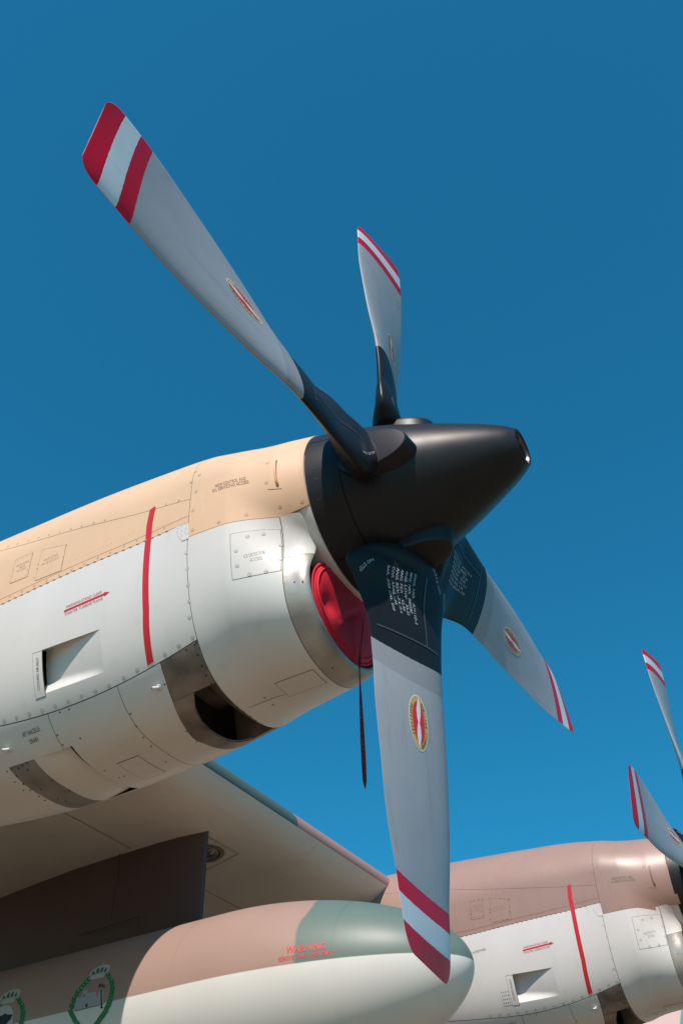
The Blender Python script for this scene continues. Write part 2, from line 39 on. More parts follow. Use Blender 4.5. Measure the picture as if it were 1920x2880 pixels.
EMB1=[('leafline',[(-3.345,73.5),(-3.325,74.2),(-3.312,73.8),(-3.302,72.2),(-3.331,71.8),(-3.345,72.1)]),('leaf',[(-3.342,73.3),(-3.325,73.9),(-3.315,73.6),(-3.307,72.3),(-3.33,72.0),(-3.341,72.3)]),('leafline',[(-3.345,73.5),(-3.333,73.0),(-3.334,71.6),(-3.349,68.9),(-3.361,70.4),(-3.36,71.8)]),('leaf',[(-3.346,73.0),(-3.335,72.7),(-3.336,71.6),(-3.349,69.5),(-3.358,70.6),(-3.357,71.7)]),('leafline',[(-3.358,75.2),(-3.338,75.9),(-3.325,75.5),(-3.315,73.9),(-3.344,73.5),(-3.357,73.9)]),('leaf',[(-3.354,75.1),(-3.338,75.6),(-3.329,75.3),(-3.32,74.1),(-3.343,73.8),(-3.354,74.0)]),('leafline',[(-3.358,75.2),(-3.345,74.7),(-3.347,73.3),(-3.361,70.7),(-3.373,72.2),(-3.373,73.5)]),('leaf',[(-3.359,74.8),(-3.349,74.3),(-3.349,73.3),(-3.361,71.3),(-3.37,72.5),(-3.37,73.5)]),('leafline',[(-3.372,76.9),(-3.353,77.4),(-3.34,76.9),(-3.333,75.2),(-3.361,75.0),(-3.373,75.5)]),('leaf',[(-3.368,76.7),(-3.353,77.1),(-3.344,76.7),(-3.337,75.5),(-3.359,75.3),(-3.368,75.7)]),('leafline',[(-3.372,76.9),(-3.361,76.2),(-3.362,74.9),(-3.378,72.4),(-3.388,74.0),(-3.387,75.3)]),('leaf',[(-3.373,76.4),(-3.363,76.0),(-3.365,74.9),(-3.377,72.9),(-3.385,74.2),(-3.385,75.2)]),('leafline',[(-3.384,78.7),(-3.364,79.2),(-3.352,78.7),(-3.343,77.1),(-3.371,76.9),(-3.384,77.3)]),('leaf',[(-3.38,78.5),(-3.365,79.0),(-3.355,78.6),(-3.348,77.3),(-3.369,77.2),(-3.38,77.5)]),('leafline',[(-3.384,78.7),(-3.372,78.1),(-3.373,76.8),(-3.388,74.3),(-3.399,75.9),(-3.398,77.2)]),('leaf',[(-3.385,78.2),(-3.375,77.8),(-3.376,76.8),(-3.387,74.9),(-3.396,76.1),(-3.395,77.1)]),('leafline',[(-3.397,80.5),(-3.378,80.8),(-3.367,80.1),(-3.363,78.2),(-3.388,78.4),(-3.399,79.0)]),('leaf',[(-3.393,80.2),(-3.378,80.5),(-3.371,79.9),(-3.367,78.5),(-3.387,78.6),(-3.395,79.1)]),('leafline',[(-3.397,80.5),(-3.387,79.6),(-3.39,78.3),(-3.409,75.9),(-3.415,77.7),(-3.412,79.0)]),('leaf',[(-3.398,80.0),(-3.39,79.4),(-3.393,78.3),(-3.407,76.5),(-3.412,77.9),(-3.41,78.9)]),('leafline',[(-3.403,82.3),(-3.384,82.6),(-3.374,81.9),(-3.369,80.1),(-3.394,80.3),(-3.405,80.9)]),('leaf',[(-3.4,82.1),(-3.385,82.3),(-3.377,81.8),(-3.373,80.4),(-3.393,80.5),(-3.402,81.0)]),('leafline',[(-3.403,82.3),(-3.393,81.5),(-3.397,80.2),(-3.414,77.9),(-3.421,79.6),(-3.418,81.0)]),('leaf',[(-3.405,81.9),(-3.397,81.2),(-3.399,80.2),(-3.413,78.4),(-3.418,79.8),(-3.416,80.8)]),('leafline',[(-3.411,84.1),(-3.393,84.2),(-3.386,83.3),(-3.386,81.3),(-3.407,81.9),(-3.416,82.7)]),('leaf',[(-3.409,83.8),(-3.394,83.9),(-3.389,83.2),(-3.388,81.6),(-3.406,82.1),(-3.412,82.7)]),('leafline',[(-3.411,84.1),(-3.403,83.2),(-3.41,81.8),(-3.432,79.6),(-3.433,81.5),(-3.427,82.9)]),('leaf',[(-3.413,83.7),(-3.407,82.9),(-3.412,81.9),(-3.429,80.1),(-3.43,81.6),(-3.425,82.7)]),('leafline',[(-3.413,86.0),(-3.395,86.0),(-3.387,85.2),(-3.387,83.2),(-3.409,83.8),(-3.417,84.6)]),('leaf',[(-3.41,85.7),(-3.396,85.7),(-3.391,85.1),(-3.39,83.5),(-3.407,84.0),(-3.413,84.6)]),('leafline',[(-3.413,86.0),(-3.406,85.0),(-3.411,83.7),(-3.432,81.5),(-3.434,83.5),(-3.429,84.8)]),('leaf',[(-3.414,85.6),(-3.409,84.8),(-3.413,83.8),(-3.429,82.1),(-3.432,83.6),(-3.427,84.6)]),('leafline',[(-3.415,87.8),(-3.4,87.5),(-3.396,86.5),(-3.402,84.3),(-3.419,85.4),(-3.424,86.4)]),('leaf',[(-3.414,87.5),(-3.402,87.2),(-3.4,86.4),(-3.403,84.8),(-3.418,85.6),(-3.42,86.4)]),('leafline',[(-3.415,87.8),(-3.412,86.7),(-3.422,85.4),(-3.447,83.4),(-3.442,85.5),(-3.433,86.9)]),('leaf',[(-3.418,87.4),(-3.416,86.5),(-3.424,85.5),(-3.442,84.0),(-3.439,85.6),(-3.432,86.7)]),('leafline',[(-3.412,89.6),(-3.397,89.3),(-3.393,88.3),(-3.398,86.2),(-3.415,87.2),(-3.42,88.2)]),('leaf',[(-3.411,89.3),(-3.399,89.0),(-3.395,88.2),(-3.399,86.6),(-3.413,87.4),(-3.417,88.2)]),('leafline',[(-3.412,89.6),(-3.409,88.4),(-3.417,87.2),(-3.442,85.3),(-3.438,87.4),(-3.43,88.6)]),('leaf',[(-3.415,89.2),(-3.413,88.3),(-3.42,87.3),(-3.438,85.9),(-3.436,87.4),(-3.429,88.4)]),('leafline',[(-3.41,91.3),(-3.402,90.4),(-3.406,89.2),(-3.424,87.2),(-3.428,89.0),(-3.424,90.2)]),('leaf',[(-3.411,90.9),(-3.404,90.2),(-3.408,89.2),(-3.422,87.7),(-3.425,89.1),(-3.423,90.0)]),('leafline',[(-3.41,91.3),(-3.416,90.0),(-3.43,89.0),(-3.458,87.9),(-3.443,90.0),(-3.429,91.0)]),('leaf',[(-3.414,91.0),(-3.418,90.0),(-3.43,89.2),(-3.453,88.3),(-3.44,89.9),(-3.429,90.8)]),('leafline',[(-3.397,93.0),(-3.388,92.1),(-3.392,90.8),(-3.409,88.9),(-3.414,90.6),(-3.412,91.8)]),('leaf',[(-3.397,92.6),(-3.391,91.9),(-3.395,90.9),(-3.407,89.4),(-3.412,90.7),(-3.409,91.7)]),('leafline',[(-3.397,93.0),(-3.402,91.7),(-3.416,90.7),(-3.445,89.6),(-3.429,91.6),(-3.415,92.6)]),('leaf',[(-3.401,92.7),(-3.405,91.6),(-3.417,90.8),(-3.438,90.0),(-3.427,91.6),(-3.416,92.4)]),('leafline',[(-3.384,94.6),(-3.377,93.6),(-3.383,92.4),(-3.401,90.5),(-3.405,92.3),(-3.4,93.5)]),('leaf',[(-3.385,94.2),(-3.38,93.4),(-3.384,92.5),(-3.4,91.0),(-3.401,92.4),(-3.398,93.4)]),('leafline',[(-3.384,94.6),(-3.391,93.3),(-3.406,92.4),(-3.434,91.5),(-3.416,93.5),(-3.403,94.4)]),('leaf',[(-3.389,94.3),(-3.394,93.3),(-3.406,92.6),(-3.428,91.9),(-3.415,93.4),(-3.403,94.2)]),('leafline',[(-3.369,96.2),(-3.362,95.3),(-3.367,94.1),(-3.385,92.2),(-3.389,94.0),(-3.384,95.2)]),('leaf',[(-3.37,95.9),(-3.365,95.1),(-3.369,94.2),(-3.384,92.7),(-3.386,94.1),(-3.383,95.0)]),('leafline',[(-3.369,96.2),(-3.376,94.9),(-3.391,94.0),(-3.418,93.2),(-3.401,95.1),(-3.388,96.0)]),('leaf',[(-3.374,95.9),(-3.378,94.9),(-3.39,94.3),(-3.412,93.6),(-3.399,95.1),(-3.388,95.8)]),('leafline',[(-3.355,97.9),(-3.35,96.8),(-3.358,95.6),(-3.379,93.9),(-3.378,95.8),(-3.371,97.0)]),('leaf',[(-3.357,97.5),(-3.354,96.6),(-3.36,95.7),(-3.376,94.4),(-3.375,95.9),(-3.37,96.8)]),('leafline',[(-3.355,97.9),(-3.363,96.6),(-3.379,95.9),(-3.407,95.4),(-3.387,97.1),(-3.373,97.9)]),('leaf',[(-3.36,97.6),(-3.367,96.6),(-3.379,96.1),(-3.401,95.7),(-3.385,97.0),(-3.373,97.7)]),('leafline',[(-3.333,99.7),(-3.328,98.6),(-3.336,97.5),(-3.356,95.8),(-3.356,97.7),(-3.349,98.9)]),('leaf',[(-3.336,99.3),(-3.332,98.5),(-3.337,97.6),(-3.353,96.3),(-3.353,97.8),(-3.348,98.7)]),('leafline',[(-3.333,99.7),(-3.342,98.5),(-3.357,97.8),(-3.385,97.3),(-3.366,99.0),(-3.351,99.7)]),('leaf',[(-3.339,99.5),(-3.345,98.5),(-3.357,97.9),(-3.379,97.5),(-3.364,98.9),(-3.352,99.5)]),('leafline',[(-3.313,101.5),(-3.312,100.3),(-3.323,99.3),(-3.347,97.9),(-3.34,99.9),(-3.331,100.9)]),('leaf',[(-3.316,101.2),(-3.316,100.2),(-3.324,99.4),(-3.343,98.4),(-3.337,99.9),(-3.33,100.7)]),('leafline',[(-3.313,101.5),(-3.325,100.4),(-3.341,100.0),(-3.367,100.0),(-3.345,101.4),(-3.328,101.9)]),('leaf',[(-3.318,101.4),(-3.328,100.5),(-3.34,100.2),(-3.361,100.2),(-3.343,101.2),(-3.33,101.6)]),('leafline',[(-3.288,103.0),(-3.287,101.8),(-3.297,100.8),(-3.321,99.5),(-3.314,101.4),(-3.305,102.5)]),('leaf',[(-3.291,102.7),(-3.29,101.8),(-3.297,100.9),(-3.316,99.9),(-3.311,101.4),(-3.304,102.2)]),('leafline',[(-3.288,103.0),(-3.299,101.9),(-3.316,101.5),(-3.341,101.5),(-3.319,102.9),(-3.303,103.4)]),('leaf',[(-3.293,102.9),(-3.302,102.0),(-3.314,101.7),(-3.335,101.7),(-3.318,102.8),(-3.305,103.1)]),('leafline',[(-3.154,74.3),(-3.147,73.3),(-3.153,71.8),(-3.176,69.2),(-3.177,71.3),(-3.171,72.8)]),('leaf',[(-3.156,73.8),(-3.15,73.1),(-3.156,71.8),(-3.173,69.8),(-3.174,71.5),(-3.169,72.7)]),('leafline',[(-3.154,74.3),(-3.162,72.7),(-3.179,71.3),(-3.211,69.7),(-3.191,72.4),(-3.175,73.7)]),('leaf',[(-3.16,73.8),(-3.166,72.6),(-3.179,71.5),(-3.204,70.3),(-3.188,72.3),(-3.175,73.4)]),('leafline',[(-3.135,76.8),(-3.126,75.9),(-3.133,74.3),(-3.154,71.9),(-3.156,73.9),(-3.152,75.3)]),('leaf',[(-3.136,76.3),(-3.131,75.5),(-3.135,74.5),(-3.151,72.5),(-3.154,74.0),(-3.149,75.2)]),('leafline',[(-3.135,76.8),(-3.142,75.2),(-3.158,73.9),(-3.19,72.3),(-3.17,74.9),(-3.154,76.2)]),('leaf',[(-3.139,76.4),(-3.146,75.1),(-3.159,74.1),(-3.183,72.9),(-3.168,74.9),(-3.155,75.9)]),('leafline',[(-3.116,79.2),(-3.103,78.6),(-3.104,77.4),(-3.115,75.0),(-3.127,76.4),(-3.129,77.6)]),('leaf',[(-3.116,78.8),(-3.106,78.3),(-3.106,77.4),(-3.115,75.5),(-3.125,76.6),(-3.126,77.5)]),('leafline',[(-3.116,79.2),(-3.117,77.8),(-3.13,76.4),(-3.157,74.4),(-3.147,76.8),(-3.136,78.2)]),('leaf',[(-3.12,78.7),(-3.12,77.7),(-3.131,76.5),(-3.152,75.0),(-3.145,76.8),(-3.136,77.9)]),('leafline',[(-3.108,81.2),(-3.095,80.6),(-3.095,79.4),(-3.105,77.1),(-3.118,78.5),(-3.12,79.7)]),('leaf',[(-3.108,80.8),(-3.098,80.3),(-3.097,79.4),(-3.106,77.6),(-3.116,78.7),(-3.117,79.6)]),('leafline',[(-3.108,81.2),(-3.109,79.8),(-3.121,78.4),(-3.147,76.5),(-3.138,78.9),(-3.127,80.2)]),('leaf',[(-3.112,80.7),(-3.112,79.7),(-3.122,78.6),(-3.142,77.1),(-3.136,78.9),(-3.127,80.0)]),('leafline',[(-3.101,83.1),(-3.085,83.0),(-3.079,82.0),(-3.081,79.9),(-3.101,80.7),(-3.107,81.7)]),('leaf',[(-3.099,82.8),(-3.087,82.7),(-3.082,81.9),(-3.084,80.3),(-3.099,80.9),(-3.104,81.6)]),('leafline',[(-3.101,83.1),(-3.095,82.0),(-3.103,80.7),(-3.126,78.5),(-3.125,80.5),(-3.118,81.9)]),('leaf',[(-3.103,82.6),(-3.1,81.8),(-3.105,80.7),(-3.122,79.0),(-3.122,80.7),(-3.116,81.7)]),('leafline',[(-3.101,84.8),(-3.085,84.7),(-3.079,83.8),(-3.08,81.8),(-3.1,82.5),(-3.107,83.4)]),('leaf',[(-3.099,84.6),(-3.086,84.5),(-3.082,83.7),(-3.082,82.2),(-3.099,82.7),(-3.103,83.4)]),('leafline',[(-3.101,84.8),(-3.096,83.8),(-3.102,82.5),(-3.124,80.4),(-3.124,82.3),(-3.117,83.7)]),('leaf',[(-3.104,84.4),(-3.099,83.6),(-3.105,82.5),(-3.121,80.9),(-3.121,82.5),(-3.116,83.5)]),('leafline',[(-3.102,86.6),(-3.084,86.6),(-3.077,85.8),(-3.075,83.8),(-3.097,84.4),(-3.106,85.2)]),('leaf',[(-3.099,86.3),(-3.086,86.3),(-3.08,85.6),(-3.078,84.2),(-3.096,84.6),(-3.102,85.2)]),('leafline',[(-3.102,86.6),(-3.094,85.6),(-3.099,84.3),(-3.118,82.2),(-3.121,84.1),(-3.117,85.4)]),('leaf',[(-3.103,86.2),(-3.098,85.4),(-3.102,84.4),(-3.116,82.8),(-3.119,84.2),(-3.115,85.2)]),('leafline',[(-3.104,88.4),(-3.088,88.4),(-3.08,87.6),(-3.078,85.7),(-3.1,86.2),(-3.108,87.0)]),('leaf',[(-3.102,88.1),(-3.089,88.1),(-3.083,87.5),(-3.081,86.0),(-3.099,86.4),(-3.105,87.1)]),('leafline',[(-3.104,88.4),(-3.097,87.4),(-3.102,86.2),(-3.12,84.1),(-3.124,85.9),(-3.119,87.2)]),('leaf',[(-3.106,88.0),(-3.1,87.2),(-3.104,86.2),(-3.118,84.7),(-3.121,86.1),(-3.118,87.0)]),('leafline',[(-3.109,90.1),(-3.091,90.3),(-3.082,89.6),(-3.075,87.9),(-3.099,88.2),(-3.109,88.9)]),('leaf',[(-3.106,89.9),(-3.091,90.1),(-3.084,89.5),(-3.079,88.2),(-3.098,88.4),(-3.106,88.9)]),('leafline',[(-3.109,90.1),(-3.099,89.3),(-3.101,88.1),(-3.116,86.1),(-3.123,87.7),(-3.122,88.9)]),('leaf',[(-3.11,89.7),(-3.102,89.1),(-3.103,88.2),(-3.115,86.5),(-3.12,87.8),(-3.12,88.8)]),('leafline',[(-3.117,91.8),(-3.099,92.0),(-3.089,91.3),(-3.082,89.6),(-3.107,89.9),(-3.117,90.6)]),('leaf',[(-3.113,91.6),(-3.1,91.7),(-3.091,91.2),(-3.087,89.9),(-3.105,90.1),(-3.114,90.6)]),('leafline',[(-3.117,91.8),(-3.107,91.0),(-3.108,89.8),(-3.122,87.8),(-3.131,89.4),(-3.13,90.6)]),('leaf',[(-3.117,91.4),(-3.11,90.8),(-3.111,89.9),(-3.122,88.3),(-3.128,89.5),(-3.127,90.5)]),('leafline',[(-3.125,93.4),(-3.108,93.7),(-3.096,93.2),(-3.086,91.6),(-3.112,91.7),(-3.123,92.3)]),('leaf',[(-3.122,93.2),(-3.107,93.5),(-3.099,93.0),(-3.091,91.8),(-3.111,91.9),(-3.121,92.3)]),('leafline',[(-3.125,93.4),(-3.114,92.8),(-3.114,91.6),(-3.125,89.6),(-3.136,91.1),(-3.137,92.2)]),('leaf',[(-3.126,93.0),(-3.116,92.6),(-3.116,91.7),(-3.125,90.1),(-3.133,91.2),(-3.134,92.1)]),('leafline',[(-3.136,94.9),(-3.118,95.2),(-3.107,94.6),(-3.097,93.1),(-3.122,93.2),(-3.134,93.8)]),('leaf',[(-3.132,94.7),(-3.119,95.0),(-3.11,94.5),(-3.102,93.3),(-3.121,93.4),(-3.131,93.8)]),('leafline',[(-3.136,94.9),(-3.124,94.3),(-3.124,93.1),(-3.135,91.1),(-3.146,92.6),(-3.147,93.7)]),('leaf',[(-3.136,94.5),(-3.127,94.0),(-3.127,93.1),(-3.135,91.6),(-3.144,92.7),(-3.144,93.6)]),('leafline',[(-3.147,96.4),(-3.13,96.8),(-3.117,96.4),(-3.103,95.1),(-3.129,94.9),(-3.143,95.3)]),('leaf',[(-3.142,96.3),(-3.129,96.6),(-3.119,96.3),(-3.108,95.2),(-3.129,95.1),(-3.139,95.4)]),('leafline',[(-3.147,96.4),(-3.134,95.9),(-3.131,94.8),(-3.137,92.9),(-3.153,94.1),(-3.156,95.1)]),('leaf',[(-3.146,96.0),(-3.135,95.6),(-3.134,94.8),(-3.139,93.3),(-3.151,94.2),(-3.153,95.0)]),('leafline',[(-3.161,97.5),(-3.143,98.0),(-3.13,97.6),(-3.116,96.2),(-3.143,96.1),(-3.156,96.5)]),('leaf',[(-3.156,97.4),(-3.142,97.8),(-3.132,97.4),(-3.122,96.4),(-3.142,96.3),(-3.152,96.6)]),('leafline',[(-3.161,97.5),(-3.147,97.0),(-3.144,96.0),(-3.151,94.0),(-3.166,95.3),(-3.169,96.3)]),('leaf',[(-3.16,97.2),(-3.148,96.8),(-3.147,96.0),(-3.152,94.5),(-3.164,95.4),(-3.166,96.2)]),('leafline',[(-3.174,98.7),(-3.157,99.2),(-3.144,98.7),(-3.129,97.5),(-3.156,97.3),(-3.169,97.6)]),('leaf',[(-3.169,98.6),(-3.156,98.9),(-3.146,98.6),(-3.134,97.6),(-3.155,97.5),(-3.166,97.7)]),('leafline',[(-3.174,98.7),(-3.161,98.2),(-3.158,97.2),(-3.163,95.2),(-3.179,96.4),(-3.182,97.5)]),('leaf',[(-3.173,98.4),(-3.162,98.0),(-3.16,97.2),(-3.164,95.7),(-3.177,96.6),(-3.179,97.4)]),('leafline',[(-3.19,99.9),(-3.173,100.4),(-3.159,100.0),(-3.144,98.7),(-3.171,98.5),(-3.184,98.9)]),('leaf',[(-3.185,99.8),(-3.172,100.2),(-3.161,99.9),(-3.15,98.9),(-3.17,98.8),(-3.181,99.0)]),('leafline',[(-3.19,99.9),(-3.176,99.5),(-3.173,98.4),(-3.177,96.5),(-3.194,97.7),(-3.197,98.7)]),('leaf',[(-3.188,99.6),(-3.177,99.2),(-3.175,98.4),(-3.179,97.0),(-3.192,97.8),(-3.194,98.7)]),('leafline',[(-3.205,101.2),(-3.189,101.7),(-3.175,101.3),(-3.159,100.2),(-3.185,99.9),(-3.2,100.2)]),('leaf',[(-3.2,101.1),(-3.187,101.5),(-3.177,101.2),(-3.164,100.3),(-3.184,100.1),(-3.196,100.3)]),('leafline',[(-3.205,101.2),(-3.19,100.8),(-3.186,99.8),(-3.19,97.9),(-3.207,99.0),(-3.212,100.0)]),('leaf',[(-3.204,100.9),(-3.192,100.5),(-3.189,99.8),(-3.192,98.3),(-3.205,99.2),(-3.209,99.9)]),('leafline',[(-3.223,102.4),(-3.206,102.9),(-3.193,102.5),(-3.177,101.4),(-3.202,101.1),(-3.216,101.4)]),('leaf',[(-3.218,102.3),(-3.205,102.7),(-3.195,102.4),(-3.182,101.5),(-3.202,101.3),(-3.214,101.5)]),('leafline',[(-3.223,102.4),(-3.208,102.0),(-3.204,101.0),(-3.207,99.1),(-3.225,100.2),(-3.23,101.2)]),('leaf',[(-3.222,102.1),(-3.21,101.8),(-3.207,101.0),(-3.209,99.5),(-3.223,100.4),(-3.227,101.1)]),('grey',[(-3.346,68.4),(-3.341,65.8),(-3.318,63.9),(-3.291,62.7),(-3.25,62.6),(-3.207,63.7),(-3.184,65.6),(-3.179,67.8),(-3.19,69.5),(-3.207,70.4),(-3.268,68.6),(-3.334,69.6)]),('leaf',[(-3.326,68.8),(-3.323,66.6),(-3.317,65.6),(-3.308,67.2),(-3.294,68.6)]),('leaf',[(-3.29,68.6),(-3.295,65.5),(-3.28,64.1),(-3.271,66.7),(-3.264,68.6)]),('leaf',[(-3.257,68.4),(-3.258,65.3),(-3.25,64.1),(-3.237,66.5),(-3.237,68.8)]),('leaf',[(-3.224,69.1),(-3.221,66.8),(-3.213,65.7),(-3.204,67.9),(-3.204,69.5)]),('grey',[(-3.319,72.7),(-3.325,71.7),(-3.321,69.9),(-3.265,69.0),(-3.206,70.6),(-3.206,71.4),(-3.208,72.9)]),('grey',[(-3.271,62.3),(-3.268,59.5),(-3.259,60.8),(-3.259,62.5)]),('slate',[(-3.39,90.2),(-3.387,82.7),(-3.38,82.7),(-3.372,83.2),(-3.366,82.9),(-3.349,83.0),(-3.344,83.0),(-3.348,78.5),(-3.338,79.0),(-3.333,78.6),(-3.323,79.1),(-3.31,78.8),(-3.309,81.2),(-3.297,81.5),(-3.29,81.3),(-3.282,81.7),(-3.267,81.6),(-3.253,81.5),(-3.231,81.5),(-3.228,83.5),(-3.227,85.0),(-3.212,85.1),(-3.212,82.2),(-3.17,82.2),(-3.163,89.2),(-3.14,89.8),(-3.145,90.3),(-3.18,90.2)]),('blk',[(-3.331,81.7),(-3.324,81.6),(-3.323,83.3),(-3.332,83.3)]),('blk',[(-3.301,87.8),(-3.285,87.9),(-3.282,89.8),(-3.301,89.9)]),('blk',[(-3.389,90.4),(-3.18,90.3),(-3.155,90.4),(-3.155,90.6),(-3.179,90.6),(-3.383,90.8)]),('blk',[(-3.197,81.3),(-3.187,81.5),(-3.163,91.3),(-3.151,92.8),(-3.177,92.5),(-3.174,91.1),(-3.185,86.2)]),('slate',[(-3.198,79.6),(-3.237,78.6),(-3.24,78.8),(-3.237,77.9)]),('blk',[(-3.198,79.6),(-3.233,78.6),(-3.236,78.7),(-3.233,78.2)]),('slate',[(-3.198,79.6),(-3.236,77.6),(-3.238,77.7),(-3.233,77.0)]),('blk',[(-3.198,79.6),(-3.232,77.8),(-3.233,77.9),(-3.23,77.4)]),('slate',[(-3.198,79.6),(-3.231,76.9),(-3.229,77.1),(-3.224,76.7)]),('blk',[(-3.198,79.6),(-3.227,77.1),(-3.226,77.3),(-3.222,77.0)]),('slate',[(-3.198,79.6),(-3.221,76.6),(-3.217,76.9),(-3.212,76.6)]),('blk',[(-3.198,79.6),(-3.217,76.9),(-3.214,77.2),(-3.212,76.9)]),('slate',[(-3.198,79.6),(-3.208,76.7),(-3.201,77.2),(-3.198,77.0)]),('blk',[(-3.198,79.6),(-3.206,77.0),(-3.201,77.3),(-3.2,77.2)]),('slate',[(-3.198,79.6),(-3.193,77.2),(-3.184,77.9),(-3.185,77.7)]),('blk',[(-3.198,79.6),(-3.193,77.5),(-3.187,78.0),(-3.187,77.8)]),('slate',[(-3.198,79.6),(-3.18,78.0),(-3.17,78.9),(-3.172,78.7)]),('blk',[(-3.198,79.6),(-3.181,78.2),(-3.174,78.8),(-3.176,78.7)]),('slate',[(-3.198,79.6),(-3.169,79.0),(-3.159,80.1),(-3.164,79.8)]),('blk',[(-3.198,79.6),(-3.172,79.1),(-3.165,79.9),(-3.168,79.6)]),('slate',[(-3.198,79.6),(-3.162,80.1),(-3.153,81.3),(-3.161,80.8)]),('blk',[(-3.198,79.6),(-3.166,80.1),(-3.16,81.0),(-3.165,80.6)])]
